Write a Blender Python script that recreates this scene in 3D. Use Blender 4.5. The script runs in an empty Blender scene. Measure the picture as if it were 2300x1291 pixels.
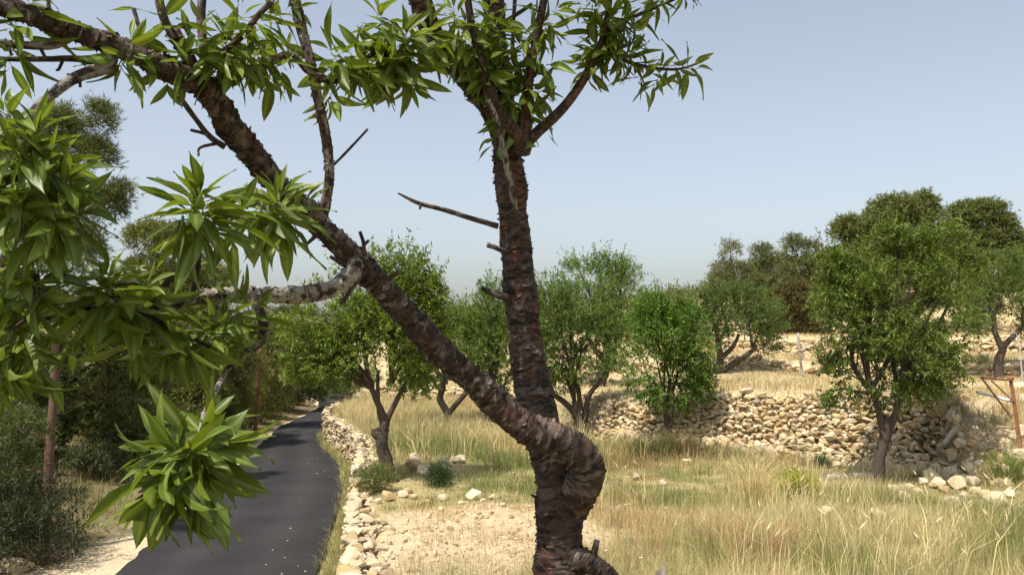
import bpy, bmesh, math, random
import numpy as np
from mathutils import Vector, Matrix

# ------------------------------------------------------------------ camera, sky, sun, exposure
sc = bpy.context.scene
COL = sc.collection
FPX = 1900.0                       # focal length in pixels of the 2300 px wide photograph
PITCH = math.radians(3.46)
cam_d = bpy.data.cameras.new("camera"); cam = bpy.data.objects.new("camera", cam_d); COL.objects.link(cam)
cam_d.sensor_width = 36.0; cam_d.lens = 36.0 * FPX / 2300.0
cam_d.clip_start = 0.05; cam_d.clip_end = 6000
cam.location = (0, 0, 0); cam.rotation_euler = (math.pi / 2 + PITCH, 0, 0)
sc.camera = cam

SUN_EL = math.radians(62)
SUN_H = np.array([0.62, 0.785]); SUN_H = SUN_H / np.linalg.norm(SUN_H)     # the way the light travels
world = bpy.data.worlds.new("World"); sc.world = world; world.use_nodes = True
wn = world.node_tree.nodes; wl = world.node_tree.links
bg = wn["Background"]; sky = wn.new("ShaderNodeTexSky"); sky.sky_type = 'NISHITA'; sky.sun_disc = False
sky.sun_elevation = SUN_EL; sky.sun_rotation = math.atan2(-SUN_H[0], -SUN_H[1])
sky.altitude = 0; sky.air_density = 1.1; sky.dust_density = 2.6; sky.ozone_density = 2.0
hs = wn.new('ShaderNodeHueSaturation'); hs.inputs['Saturation'].default_value = 0.55; wl.new(sky.outputs[0], hs.inputs['Color']); wl.new(hs.outputs[0], bg.inputs[0]); bg.inputs[1].default_value = 0.15
sun_d = bpy.data.lights.new("sun", 'SUN'); sun = bpy.data.objects.new("sun", sun_d); COL.objects.link(sun)
sun_d.energy = 5.0; sun_d.angle = math.radians(0.53); sun_d.color = (1.0, 0.93, 0.82)
sun.rotation_euler = Vector((SUN_H[0] * math.cos(SUN_EL), SUN_H[1] * math.cos(SUN_EL), -math.sin(SUN_EL))).to_track_quat('-Z', 'Y').to_euler()
sc.view_settings.view_transform = 'Standard'; sc.view_settings.look = 'None'
sc.view_settings.exposure = 0.28; sc.view_settings.gamma = 1.0; sc.view_settings.use_curve_mapping = False

rng = np.random.default_rng(7)
random.seed(7)
CT, ST = math.cos(PITCH), math.sin(PITCH)

# ------------------------------------------------------------------ helpers
def P(px, py, d):
    """point of the place seen at photograph pixel (px, py), at distance d ahead of the camera"""
    u = (px - 1150.0) / FPX; v = (645.5 - py) / FPX
    t = d / (CT - v * ST)
    return np.array([u * t, d, (ST + v * CT) * t])
def XatD(px, d): return (px - 1150.0) / FPX * d * 1.0
def norm(v):
    v = np.asarray(v, float); return v / (np.linalg.norm(v, axis=-1, keepdims=True) + 1e-12)
def vnoise(p):
    p = np.asarray(p, float); i = np.floor(p).astype(np.int64); f = p - i; u = f * f * (3 - 2 * f)
    def h(ix, iy, iz):
        n = (ix * 374761393 + iy * 668265263 + iz * 2147483647 * 3 + 12345) & 0xffffffff
        n = ((n ^ (n >> 13)) * 1274126177) & 0xffffffff
        n = ((n ^ (n >> 16)) * 2246822519) & 0xffffffff
        return ((n ^ (n >> 15)) & 0xffffff) / float(0xffffff)
    r = 0
    for dx in (0, 1):
        for dy in (0, 1):
            for dz in (0, 1):
                w = (u[..., 0] if dx else 1 - u[..., 0]) * (u[..., 1] if dy else 1 - u[..., 1]) * (u[..., 2] if dz else 1 - u[..., 2])
                r = r + w * h(i[..., 0] + dx, i[..., 1] + dy, i[..., 2] + dz)
    return r
def noise2(x, y, s, seed=0.0):
    x = np.asarray(x, float); y = np.asarray(y, float)
    q = np.stack([x * s, y * s, np.full_like(x, seed + 0.37)], -1)
    return vnoise(q)
def fbm2(x, y, s, seed=0.0, o=3):
    r = 0; a = 0.5; t = 0
    for k in range(o):
        r = r + a * noise2(x, y, s * 2 ** k, seed + 7.3 * k); t += a; a *= 0.5
    return r / t
def sstep(a, b, x):
    t = np.clip((x - a) / (b - a), 0, 1); return t * t * (3 - 2 * t)
def crom(pts, per):
    """Catmull-Rom through the rows of pts (any number of columns)"""
    p = np.asarray(pts, float); p = np.vstack([2 * p[0] - p[1], p, 2 * p[-1] - p[-2]])
    out = []
    for k in range(1, len(p) - 2):
        t = np.linspace(0, 1, per, endpoint=False)[:, None]
        a, b, c, d = p[k - 1], p[k], p[k + 1], p[k + 2]
        out.append(0.5 * (2 * b + (c - a) * t + (2 * a - 5 * b + 4 * c - d) * t ** 2 + (3 * b - a - 3 * c + d) * t ** 3))
    out.append(p[-2][None]); return np.vstack(out)

class MB:
    """collects vertices, triangles, quads and vertex colours; build() links them as one mesh object"""
    def __init__(s): s.V = []; s.T = []; s.Q = []; s.C = []; s.n = 0
    def add(s, V, T=None, Q=None, C=None):
        V = np.asarray(V, float).reshape(-1, 3)
        s.V.append(V)
        if T is not None and len(T): s.T.append(np.asarray(T, np.int64) + s.n)
        if Q is not None and len(Q): s.Q.append(np.asarray(Q, np.int64) + s.n)
        if C is None: C = (1, 1, 1)
        C = np.asarray(C, float)
        if C.ndim == 1: C = np.broadcast_to(C, (len(V), 3))
        s.C.append(C); s.n += len(V)
    def mesh(s, name, mat, smooth=False):
        V = np.vstack(s.V); C = np.vstack(s.C)
        T = np.vstack(s.T) if s.T else np.zeros((0, 3), np.int64)
        Q = np.vstack(s.Q) if s.Q else np.zeros((0, 4), np.int64)
        me = bpy.data.meshes.new(name)
        me.vertices.add(len(V)); me.vertices.foreach_set("co", V.astype(np.float32).ravel())
        nl = T.size + Q.size; me.loops.add(nl)
        me.loops.foreach_set("vertex_index", np.concatenate([T.ravel(), Q.ravel()]).astype(np.int32))
        me.polygons.add(len(T) + len(Q))
        ls = np.concatenate([np.arange(len(T)) * 3, T.size + np.arange(len(Q)) * 4]).astype(np.int32)
        me.polygons.foreach_set("loop_start", ls)
        me.polygons.foreach_set("use_smooth", np.full(len(ls), smooth))
        a = me.color_attributes.new("Col", 'FLOAT_COLOR', 'POINT')
        a.data.foreach_set("color", np.hstack([C, np.ones((len(C), 1))]).astype(np.float32).ravel())
        me.update(calc_edges=True); me.validate()
        me.materials.append(mat); return me
    def build(s, name, mat, parent=None, smooth=False):
        o = bpy.data.objects.new(name, s.mesh(name, mat, smooth)); COL.objects.link(o)
        if parent is not None: attach(o, parent)
        return o
def attach(o, parent):
    o.parent = parent
    o.matrix_parent_inverse = Matrix.Translation(parent.location).inverted() if parent.parent is None else Matrix.Identity(4)
def tag(o, label=None, cat=None, group=None, kind=None):
    if label: o["label"] = label
    if cat: o["category"] = cat
    if group: o["group"] = group
    if kind: o["kind"] = kind
    return o
def thing(name, loc, label, cat, group=None):
    o = bpy.data.objects.new(name, None); COL.objects.link(o); o.location = Vector([float(c) for c in loc]); o.empty_display_size = 0.2
    return tag(o, label, cat, group)
def frames(path):
    t = np.gradient(path, axis=0); t = norm(t)
    n = np.zeros_like(path); a = np.array([0.0, 0, 1]) if abs(t[0][2]) < 0.9 else np.array([1.0, 0, 0])
    v = a - t[0] * a.dot(t[0]); v = norm(v); n[0] = v
    for k in range(1, len(path)):
        v = v - t[k] * v.dot(t[k]); v = v / (np.linalg.norm(v) + 1e-9); n[k] = v
    return t, n, np.cross(t, n)
def tube(mb, path, rad, sides=6, col=(1, 1, 1), cap=True, wob=0.0):
    path = np.asarray(path, float); rad = np.broadcast_to(np.asarray(rad, float), (len(path),))
    t, n, b = frames(path); ang = np.linspace(0, 2 * math.pi, sides, endpoint=False)
    rr = rad[:, None] * (1 + (wob * (rng.random((len(path), sides)) - 0.5) if wob else 0))
    V = path[:, None, :] + rr[..., None] * (np.cos(ang)[None, :, None] * n[:, None, :] + np.sin(ang)[None, :, None] * b[:, None, :])
    m = len(path); i = np.arange(m - 1)[:, None] * sides; j = np.arange(sides)[None]; j2 = (j + 1) % sides
    Q = np.stack([i + j, i + j2, i + sides + j2, i + sides + j], -1).reshape(-1, 4)
    V = V.reshape(-1, 3); T = []
    if cap:
        V = np.vstack([V, path[0], path[-1]]); k = m * sides
        T = [[k, (q + 1) % sides, q] for q in range(sides)] + [[k + 1, (m - 1) * sides + q, (m - 1) * sides + (q + 1) % sides] for q in range(sides)]
    C = np.asarray(col, float)
    if C.ndim == 2 and len(C) == m:
        C = np.repeat(C, sides, 0)
        if cap: C = np.vstack([C, C[0], C[-1]])
    mb.add(V, T, Q, C)

# ------------------------------------------------------------------ materials
def new_mat(name):
    m = bpy.data.materials.new(name); m.use_nodes = True
    return m, m.node_tree.nodes, m.node_tree.links, m.node_tree.nodes["Principled BSDF"]
def mat_col(name, rough=0.8, spec=0.3, transl=0.0, nscale=0.0, namt=0.25, bump=0.0, bscale=40.0, obj_random=0.0, tint=(1.25, 1.2, 0.5)):
    m, N, L, p = new_mat(name)
    p.inputs["Roughness"].default_value = rough; p.inputs["Specular IOR Level"].default_value = spec
    at = N.new("ShaderNodeAttribute"); at.attribute_name = "Col"; c = at.outputs["Color"]
    geo = N.new("ShaderNodeTexCoord")
    if nscale:
        nz = N.new("ShaderNodeTexNoise"); nz.inputs["Scale"].default_value = nscale; nz.inputs["Detail"].default_value = 6
        nz.inputs["Roughness"].default_value = 0.65
        L.new(geo.outputs["Object"], nz.inputs["Vector"])
        mr = N.new("ShaderNodeMapRange"); mr.inputs[1].default_value = 0.25; mr.inputs[2].default_value = 0.75
        mr.inputs[3].default_value = 1 - namt; mr.inputs[4].default_value = 1 + namt
        L.new(nz.outputs["Fac"], mr.inputs[0])
        vm = N.new("ShaderNodeVectorMath"); vm.operation = 'SCALE'; L.new(c, vm.inputs[0]); L.new(mr.outputs[0], vm.inputs["Scale"]); c = vm.outputs[0]
    if obj_random:
        oi = N.new("ShaderNodeObjectInfo"); mr = N.new("ShaderNodeMapRange")
        mr.inputs[3].default_value = 1 - obj_random; mr.inputs[4].default_value = 1 + obj_random
        L.new(oi.outputs["Random"], mr.inputs[0])
        vm = N.new("ShaderNodeVectorMath"); vm.operation = 'SCALE'; L.new(c, vm.inputs[0]); L.new(mr.outputs[0], vm.inputs["Scale"]); c = vm.outputs[0]
    L.new(c, p.inputs["Base Color"])
    if bump:
        nb = N.new("ShaderNodeTexNoise"); nb.inputs["Scale"].default_value = bscale; nb.inputs["Detail"].default_value = 8
        nb.inputs["Roughness"].default_value = 0.7
        L.new(geo.outputs["Object"], nb.inputs["Vector"])
        bp = N.new("ShaderNodeBump"); bp.inputs["Strength"].default_value = 1.0; bp.inputs["Distance"].default_value = bump
        L.new(nb.outputs["Fac"], bp.inputs["Height"]); L.new(bp.outputs[0], p.inputs["Normal"])
    if transl:
        tr = N.new("ShaderNodeBsdfTranslucent"); mx = N.new("ShaderNodeMixShader"); mx.inputs[0].default_value = transl
        vm = N.new("ShaderNodeVectorMath"); vm.operation = 'MULTIPLY'; L.new(c, vm.inputs[0]); vm.inputs[1].default_value = tint
        L.new(vm.outputs[0], tr.inputs["Color"])
        out = N["Material Output"]; L.new(p.outputs[0], mx.inputs[1]); L.new(tr.outputs[0], mx.inputs[2]); L.new(mx.outputs[0], out.inputs[0])
    return m
M_ground = mat_col("ground_soil", 0.95, 0.1, 0, 9.0, 0.35, 0.07, 9.0)
M_road = None
M_stone = mat_col("limestone", 0.92, 0.15, 0, 14.0, 0.22, 0.012, 30.0, obj_random=0.16)
M_bark = mat_col("almond_bark", 0.85, 0.25, 0, 120.0, 0.35, 0.0025, 220.0)
M_bark_far = mat_col("tree_bark", 0.9, 0.2, 0, 20.0, 0.3, 0.01, 40.0)
M_leaf = mat_col("almond_leaf", 0.40, 0.34, 0.40, 0, 0, 0, 0, obj_random=0.22)
M_leaf_far = mat_col("almond_foliage", 0.5, 0.35, 0.36)
M_needle = mat_col("pine_needles", 0.6, 0.25, 0.25)
M_grass = mat_col("dry_grass", 0.75, 0.2, 0.28, tint=(1.05, 1.0, 0.8))
M_rust = mat_col("rusty_iron", 0.85, 0.3, 0, 18.0, 0.4, 0.004, 60.0)
M_pipe = mat_col("grey_cement", 0.8, 0.3, 0, 10.0, 0.2, 0.003, 60.0)
M_petal = mat_col("petals", 0.7, 0.2, 0.3, tint=(1, 1, 1))

def road_mat():
    m, N, L, p = new_mat("asphalt")
    g = N.new("ShaderNodeTexCoord")
    n1 = N.new("ShaderNodeTexNoise"); n1.inputs["Scale"].default_value = 0.9; n1.inputs["Detail"].default_value = 5
    n2 = N.new("ShaderNodeTexNoise"); n2.inputs["Scale"].default_value = 60; n2.inputs["Detail"].default_value = 3
    at = N.new("ShaderNodeAttribute"); at.attribute_name = "Col"
    L.new(g.outputs["Object"], n1.inputs["Vector"]); L.new(g.outputs["Object"], n2.inputs["Vector"])
    r = N.new("ShaderNodeMapRange"); r.inputs[1].default_value = 0.3; r.inputs[2].default_value = 0.7; r.inputs[3].default_value = 0.82; r.inputs[4].default_value = 1.18
    r2 = N.new("ShaderNodeMapRange"); r2.inputs[1].default_value = 0.3; r2.inputs[2].default_value = 0.75; r2.inputs[3].default_value = 0.75; r2.inputs[4].default_value = 1.3
    L.new(n1.outputs[0], r.inputs[0]); L.new(n2.outputs[0], r2.inputs[0])
    mu = N.new("ShaderNodeMath"); mu.operation = 'MULTIPLY'; L.new(r.outputs[0], mu.inputs[0]); L.new(r2.outputs[0], mu.inputs[1])
    vm = N.new("ShaderNodeVectorMath"); vm.operation = 'SCALE'; L.new(at.outputs["Color"], vm.inputs[0]); L.new(mu.outputs[0], vm.inputs["Scale"])
    L.new(vm.outputs[0], p.inputs["Base Color"]); p.inputs["Roughness"].default_value = 0.9; p.inputs["Specular IOR Level"].default_value = 0.15
    bp = N.new("ShaderNodeBump"); bp.inputs["Distance"].default_value = 0.008; L.new(n2.outputs[0], bp.inputs["Height"]); L.new(bp.outputs[0], p.inputs["Normal"])
    return m
M_road = road_mat()

# ------------------------------------------------------------------ lie of the land
WALL_Y = [-8, 5, 9, 13.6, 18, 22.8, 26, 28.5, 31, 34, 38, 42, 46, 52, 70]; WALL_X = [-0.75, -1.0, -1.55, -2.42, -3.12, -3.95, -5.05, -6.0, -6.75, -6.9, -6.55, -6.5, -7.2, -10.5, -19]
RR_Y = [-8, 0, 8, 13.2, 16.6, 20.4, 24.7, 28.9, 32.0, 35.5, 39, 43, 47, 52, 60, 90]; RR_X = [-2.2, -2.3, -2.55, -2.98, -3.45, -4.06, -5.0, -6.5, -7.3, -7.4, -7.1, -7.1, -8.0, -11, -16, -30]
RL_Y = [-8, 0, 8, 13.2, 16.6, 21.4, 27.7, 30.7, 34.5, 39, 43, 47, 52, 60, 90]; RL_X = [-5.7, -5.7, -5.75, -6.1, -6.55, -7.43, -8.3, -8.85, -9.45, -9.6, -9.7, -10.7, -13.6, -18.6, -32.6]
def smooth_interp(y, ys, xs):
    return (np.interp(y - 0.9, ys, xs) + np.interp(y - 0.3, ys, xs) + np.interp(y + 0.3, ys, xs) + np.interp(y + 0.9, ys, xs)) / 4
def wall_x(y): return smooth_interp(y, WALL_Y, WALL_X)
def road_r(y): return smooth_interp(y, RR_Y, RR_X)
def road_l(y): return smooth_interp(y, RL_Y, RL_X)
def road_z(y): return np.interp(y, [-20, 30, 40, 60, 120, 600], [-3.6, -3.6, -3.55, -2.9, -1.2, 0])
T1 = np.array([(-60, 50), (-9, 38.5), (-1, 36), (0.5, 32), (1.7, 26), (2.1, 22.9), (2.5, 22.2), (3.3, 21.1), (5, 20.2), (6, 19.2), (6.7, 18.3), (7.7, 17.4), (8.6, 16.8), (9.4, 15.9), (10.5, 14.4), (13, 12.5), (40, 6)], float)
T2 = np.array([(-80, 75), (-10, 48), (1, 40), (4.5, 33), (7, 30), (12, 28.5), (20, 27), (60, 20)], float)
T3 = np.array([(-80, 95), (-10, 64), (3, 53), (8.5, 43), (13, 38), (20, 36), (60, 29)], float)
T4 = np.array([(-80, 120), (-5, 80), (7, 64), (13, 50), (20, 45.5), (60, 38)], float)
def sdist(x, y, poly):
    """signed distance to an open polyline, positive on its uphill side"""
    best = np.full(x.shape, 1e9); sg = np.ones(x.shape)
    for (ax, ay), (bx, by) in zip(poly[:-1], poly[1:]):
        ex, ey = bx - ax, by - ay; L2 = ex * ex + ey * ey
        t = np.clip(((x - ax) * ex + (y - ay) * ey) / L2, 0, 1)
        dx, dy = x - (ax + t * ex), y - (ay + t * ey); d = np.hypot(dx, dy)
        s = np.where(ex * (y - ay) - ey * (x - ax) >= 0, 1.0, -1.0)
        u = d < best - 1e-9; best = np.where(u, d, best); sg = np.where(u, s, sg)
    return best * sg
def ground_z(x, y):
    x = np.asarray(x, float); y = np.asarray(y, float)
    field = np.interp(y, [-8, 2, 6, 9, 12, 14, 18, 35, 60, 120, 700], [-1.55, -1.72, -2.15, -2.42, -2.55, -2.62, -2.66, -2.66, -2.3, -1.0, 1.0])
    field = field + 0.10 * (fbm2(x, y, 0.6, 1) - 0.5) + 0.05 * (fbm2(x, y, 2.2, 2) - 0.5)
    field = field + (0.16 * (fbm2(x, y, 2.6, 13) - 0.5) + 0.07 * (fbm2(x, y, 6.5, 14, 2) - 0.5)) * np.clip(1.4 - ((x + 0.55) / 1.75) ** 2 - ((y - 10.9) / 2.6) ** 2, 0, 1)
    field = field + 0.14 * np.exp(-((x - 0.0) / 1.1) ** 2 - ((y - 12.0) / 0.8) ** 2)
    s1 = sdist(x, y, T1); w1 = np.where(x > 8.6, 0.35 + 1.6 * sstep(8.6, 9.6, x), 0.35)
    h1 = np.where(x > 1.2, 1.12 + 0.34 * sstep(2.2, 7.0, x) - 0.2 * sstep(8.4, 10, x), 0.42)
    h1 = 0.42 + (h1 - 0.42) * sstep(0.2, 1.8, x)
    z = field + h1 * sstep(np.where(x > 8.6, -0.7, 0.0), np.where(x > 8.6, w1 * 0.9, 0.62), s1) + 0.012 * np.clip(s1, 0, 40)
    z = z + 0.5 * sstep(-0.1, 0.3, sdist(x, y, T2)) + 0.75 * sstep(-0.1, 0.35, sdist(x, y, T3))
    s4 = sdist(x, y, T4)
    z = z + 0.6 * sstep(-0.1, 0.35, s4) + 2.4 * sstep(0.5, 16, s4) * sstep(2, 22, x) + 0.5 * sstep(5, 40, s4)
    z = z + 0.16 * (fbm2(x, y, 0.35, 4) - 0.5) * sstep(0.3, 2, s1)
    rz = road_z(y); wx = wall_x(y); rl = road_l(y)
    left = np.clip(rl - np.interp(y, [12, 16, 20, 34], [1.3, 1.0, 0.7, 0.4]) - x, 0, 200)
    low = rz - 0.06 + 0.10 * sstep(0.1, 0.7, x - road_r(y)) + 0.16 * np.minimum(left, 4) + 0.05 * np.clip(left - 4, 0, 40) + (0.25 * (fbm2(x, y, 0.5, 9) - 0.5) + 0.10 * (fbm2(x, y, 2.0, 5) - 0.5)) * sstep(0.0, 0.8, left)
    low = low + 0.05 * (fbm2(x, y, 1.5, 11) - 0.5) * sstep(0.05, 0.4, rl - x)
    k = sstep(-0.12, 0.20, x - wx)
    return low * (1 - k) + z * k
_lx = np.arange(-24, 36, 0.125); _ly = np.arange(0, 72, 0.125); _LX, _LY = np.meshgrid(_lx, _ly); _LZ = ground_z(_LX, _LY)
def gz(x, y):
    x = float(x); y = float(y); i = (x + 24) / 0.125; j = y / 0.125
    if not (0 <= i < len(_lx) - 1.001 and 0 <= j < len(_ly) - 1.001): return float(ground_z(np.array([x]), np.array([y]))[0])
    a = int(i); b = int(j); u = i - a; v = j - b
    return float((_LZ[b, a] * (1 - u) + _LZ[b, a + 1] * u) * (1 - v) + (_LZ[b + 1, a] * (1 - u) + _LZ[b + 1, a + 1] * u) * v)
def on_ground(px, py, dguess=None):
    """where the ray through a pixel meets the ground"""
    ds = np.geomspace(3, 120, 900); u = (px - 1150.0) / FPX; v = (645.5 - py) / FPX
    t = ds / (CT - v * ST); xs = u * t; zs = (ST + v * CT) * t
    g = ground_z(xs, ds); k = np.argmax(zs < g)
    if zs[k] >= g[k]: k = len(ds) - 1
    return np.array([xs[k], ds[k], g[k]])

def axis(segs):
    out = []
    for a, b, n in segs: out += list(np.linspace(a, b, n, endpoint=False))
    return np.array(out + [segs[-1][1]])
gx = axis([(-900, -120, 14), (-120, -30, 30), (-30, -12, 34), (-12, 12, 140), (12, 32, 44), (32, 120, 26), (120, 900, 14)])
gy = axis([(-60, -4, 14), (-4, 6, 16), (6, 28, 140), (28, 56, 70), (56, 130, 36), (130, 1500, 30)])
X, Y = np.meshgrid(gx, gy); Z = ground_z(X, Y)
def ground_col(x, y):
    soil = np.array([0.54, 0.41, 0.245]); pale = np.array([0.62, 0.50, 0.33]); straw = np.array([0.42, 0.34, 0.17]); green = np.array([0.16, 0.17, 0.06]); litter = np.array([0.20, 0.15, 0.085])
    n1 = fbm2(x, y, 0.5, 21)[..., None]; n2 = fbm2(x, y, 1.7, 23)[..., None]; n3 = fbm2(x, y, 0.25, 29)[..., None]
    c = soil * (1 - n1) + pale * n1
    field = (x > wall_x(y)) & (sdist(x, y, T1) < 0)
    g = sstep(0.42, 0.62, n2 * 0.6 + n3 * 0.4)
    fc = (straw * (1 - g) + green * g)
    bare = bare_mask(x, y)[..., None]
    f = fc * (1 - bare) + c * bare
    up = c * 0.55 + straw * 0.45
    up = up * (1 - 0.3 * g) + green * 0.3 * g
    out = np.where(field[..., None], f, up)
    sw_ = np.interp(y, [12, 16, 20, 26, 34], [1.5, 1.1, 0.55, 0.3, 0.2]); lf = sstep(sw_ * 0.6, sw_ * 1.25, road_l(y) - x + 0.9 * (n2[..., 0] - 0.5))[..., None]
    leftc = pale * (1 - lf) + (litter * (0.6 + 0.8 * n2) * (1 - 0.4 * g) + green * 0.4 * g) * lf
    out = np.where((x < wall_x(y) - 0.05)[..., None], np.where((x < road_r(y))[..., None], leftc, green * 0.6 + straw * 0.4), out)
    return out
def bare_mask(x, y):
    e = ((x + 0.55) / 1.75) ** 2 + ((y - 10.9) / 2.6) ** 2
    n = fbm2(x, y, 1.3, 31)
    return sstep(1.25, 0.75, e + 0.9 * (n - 0.5)) * 0.95
gm = MB(); ny, nx = X.shape
idx = np.arange(ny * nx).reshape(ny, nx)
gm.add(np.stack([X, Y, Z], -1).reshape(-1, 3), None, np.stack([idx[:-1, :-1], idx[:-1, 1:], idx[1:, 1:], idx[1:, :-1]], -1).reshape(-1, 4), ground_col(X, Y).reshape(-1, 3))
tag(gm.build("ground", M_ground, smooth=True), kind="structure")

# the road: a smooth dark new asphalt sheet with an edge thickness
ys = np.concatenate([np.linspace(-7, 60, 300), np.linspace(61, 88, 20)]); rl = road_l(ys) + 0.12 * (noise2(ys, ys * 0, 1.3, 3) - 0.5) + 0.12 * (noise2(ys, ys * 0, 4, 5) - 0.5); rr = road_r(ys) + 0.06 * (noise2(ys, ys * 0, 1.1, 8) - 0.5)
rm = MB(); W = np.linspace(0, 1, 13)
V = []; C = []
for w in W:
    V.append(np.stack([rl + (rr - rl) * w, ys, road_z(ys) + 0.02 + 0.03 * (1 - (2 * w - 1) ** 2)], -1))
    tr = 0.009 * (math.exp(-((w - 0.28) / 0.1) ** 2) + math.exp(-((w - 0.72) / 0.1) ** 2))
    C.append(np.tile(np.array([0.030, 0.0285, 0.029]) + tr, (len(ys), 1)))
low_l = np.stack([rl, ys, road_z(ys) - 0.2], -1); low_r = np.stack([rr, ys, road_z(ys) - 0.2], -1)
V = np.stack([low_l] + V + [low_r], 1); C = np.stack([C[0]] + C + [C[-1]], 1)
m_, n_ = V.shape[:2]; idx = np.arange(m_ * n_).reshape(m_, n_)
rm.add(V.reshape(-1, 3), None, np.stack([idx[:-1, :-1], idx[:-1, 1:], idx[1:, 1:], idx[1:, :-1]], -1).reshape(-1, 4), C.reshape(-1, 3))
tag(rm.build("road", M_road, smooth=False), kind="structure")

# ------------------------------------------------------------------ stones
def rock_template(k, flat=1.0, pts=21):
    r = random.Random(100 + k); bm = bmesh.new()
    for _ in range(pts):
        v = Vector((r.gauss(0, 1), r.gauss(0, 1), r.gauss(0, 1))); v.normalize()
        m = max(abs(v.x), abs(v.y), abs(v.z)); v = v / (m ** 0.5)
        v = v * r.uniform(0.9, 1.03)
        bm.verts.new((v.x * 0.5, v.y * 0.5, v.z * 0.5 * flat))
    h = bmesh.ops.convex_hull(bm, input=bm.verts)
    bmesh.ops.delete(bm, geom=[g for g in h.get("geom_interior", []) if isinstance(g, bmesh.types.BMVert)], context='VERTS')
    bm.verts.index_update(); bmesh.ops.triangulate(bm, faces=bm.faces)
    V = np.array([v.co[:] for v in bm.verts]); T = np.array([[v.index for v in f.verts] for f in bm.faces])
    bm.free(); return V, T
ROCKS = [rock_template(k) for k in range(14)]; ROCKS_LO = [rock_template(40 + k, 1.0, 13) for k in range(14)]
STONE_COLS = np.array([(0.53, 0.415, 0.245), (0.58, 0.47, 0.30), (0.48, 0.35, 0.18), (0.52, 0.44, 0.31), (0.41, 0.32, 0.205), (0.60, 0.50, 0.345)])
ROCK_MESH = {}
def rock_mesh(k, c):
    if (k, c) not in ROCK_MESH:
        b = MB(); b.add(ROCKS[k][0], ROCKS[k][1], None, STONE_COLS[c]); ROCK_MESH[(k, c)] = b.mesh("stone", M_stone)
    return ROCK_MESH[(k, c)]
def euler_m(e): return Matrix.Rotation(e[2], 4, 'Z') @ Matrix.Rotation(e[1], 4, 'Y') @ Matrix.Rotation(e[0], 4, 'X')
def place_stones(root, stones, limit=300, name="stone"):
    """stones: (centre, size3, euler, template, colour); the largest in view become parts, the rest one joined part"""
    stones = sorted(stones, key=lambda s: -s[5])
    for c, sz, e, k, ci, _ in stones[:limit]:
        o = bpy.data.objects.new(name, rock_mesh(k, ci)); COL.objects.link(o)
        o.parent = root
        o.matrix_basis = Matrix.Translation(Vector([float(q) for q in c]) - root.location) @ euler_m(e) @ Matrix.Diagonal((float(sz[0]), float(sz[1]), float(sz[2]), 1))
    if len(stones) > limit:
        mb = MB()
        for c, sz, e, k, ci, _ in stones[limit:]:
            R = np.array(euler_m(e).to_3x3())
            mb.add((ROCKS_LO[k][0] * np.array(sz) * 1.05) @ R.T + np.array(c), ROCKS_LO[k][1], None, STONE_COLS[ci] * (0.88 + 0.24 * rng.random()))
        tag(mb.build("rubble", M_stone, root), kind="stuff")
def wall_stones(poly, y0, hfun, stone_w, stone_h, batter, jitter=0.04, thick=0.28, zbase=None, side=-1, rows_top=True):
    """courses of stones along a plan polyline; hfun(x, y) -> (base z, top z). The face leans back by `batter`."""
    poly = crom(poly, 12); seg = np.hypot(*np.diff(poly, axis=0).T); s = np.concatenate([[0], np.cumsum(seg)]); L = s[-1]
    out = []; row = 0; h = 0.0
    while h < 3.0:
        rh = stone_h * rng.uniform(0.75, 1.3); pos = -rng.random() * stone_w; any_ = False
        while pos < L:
            w = stone_w * (0.55 + 1.5 * rng.random() ** 1.6); q = min(max(pos + w / 2, 0), L)
            x, y = np.interp(q, s, poly[:, 0]), np.interp(q, s, poly[:, 1])
            x2, y2 = np.interp(min(q + 0.1, L), s, poly[:, 0]), np.interp(min(q + 0.1, L), s, poly[:, 1]); x1, y1 = np.interp(max(q - 0.1, 0), s, poly[:, 0]), np.interp(max(q - 0.1, 0), s, poly[:, 1])
            t = np.array([x2 - x1, y2 - y1]); t /= np.hypot(*t) + 1e-9; n = np.array([-t[1], t[0]])       # n points uphill / inwards
            b, tp = hfun(x, y)
            pos += w * 0.93
            if b + h > tp - 0.02: continue
            any_ = True
            off = (h * batter) + rng.normal(0, jitter) * 0.6
            c = (x + n[0] * off, y + n[1] * off, b + h + rh * 0.5 + rng.normal(0, jitter * 0.45))
            sz = (w * 1.06, thick * rng.uniform(0.8, 1.4), min(w * 1.2, rh * rng.uniform(0.95, 1.6)))
            e = (rng.normal(0, 0.3), rng.normal(0, 0.28), math.atan2(t[1], t[0]) + rng.normal(0, 0.35))
            d = math.hypot(c[0], c[1])
            out.append((c, sz, e, int(rng.integers(len(ROCKS))), int(rng.choice(len(STONE_COLS), p=[.24, .2, .16, .16, .12, .12])), (w * rh) / d ** 2 * (1.5 if b + h + rh > tp - 0.25 else 1.0)))
        if not any_: break
        h += rh * 0.9
    return out

# dry stone wall along the road
rp = np.array([(float(wall_x(y)) - 0.02, y) for y in np.linspace(6.0, 34, 24)])
def road_wall_h(x, y):
    top = gz(x + 0.45, y) + 0.05 + 0.10 * (float(noise2(np.array([x]), np.array([y]), 0.8, 40)[0]) - 0.5)
    return max(float(road_z(y)) + 0.02, top - 1.25), top
w = thing("dry_stone_wall", (float(wall_x(20.0)), 20, -3.55), "low dry stone wall curving along the right edge of the asphalt road", "wall"); w["kind"] = "thing"
st = wall_stones(rp, 0, road_wall_h, 0.2, 0.11, 0.08, 0.03, 0.22)
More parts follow.
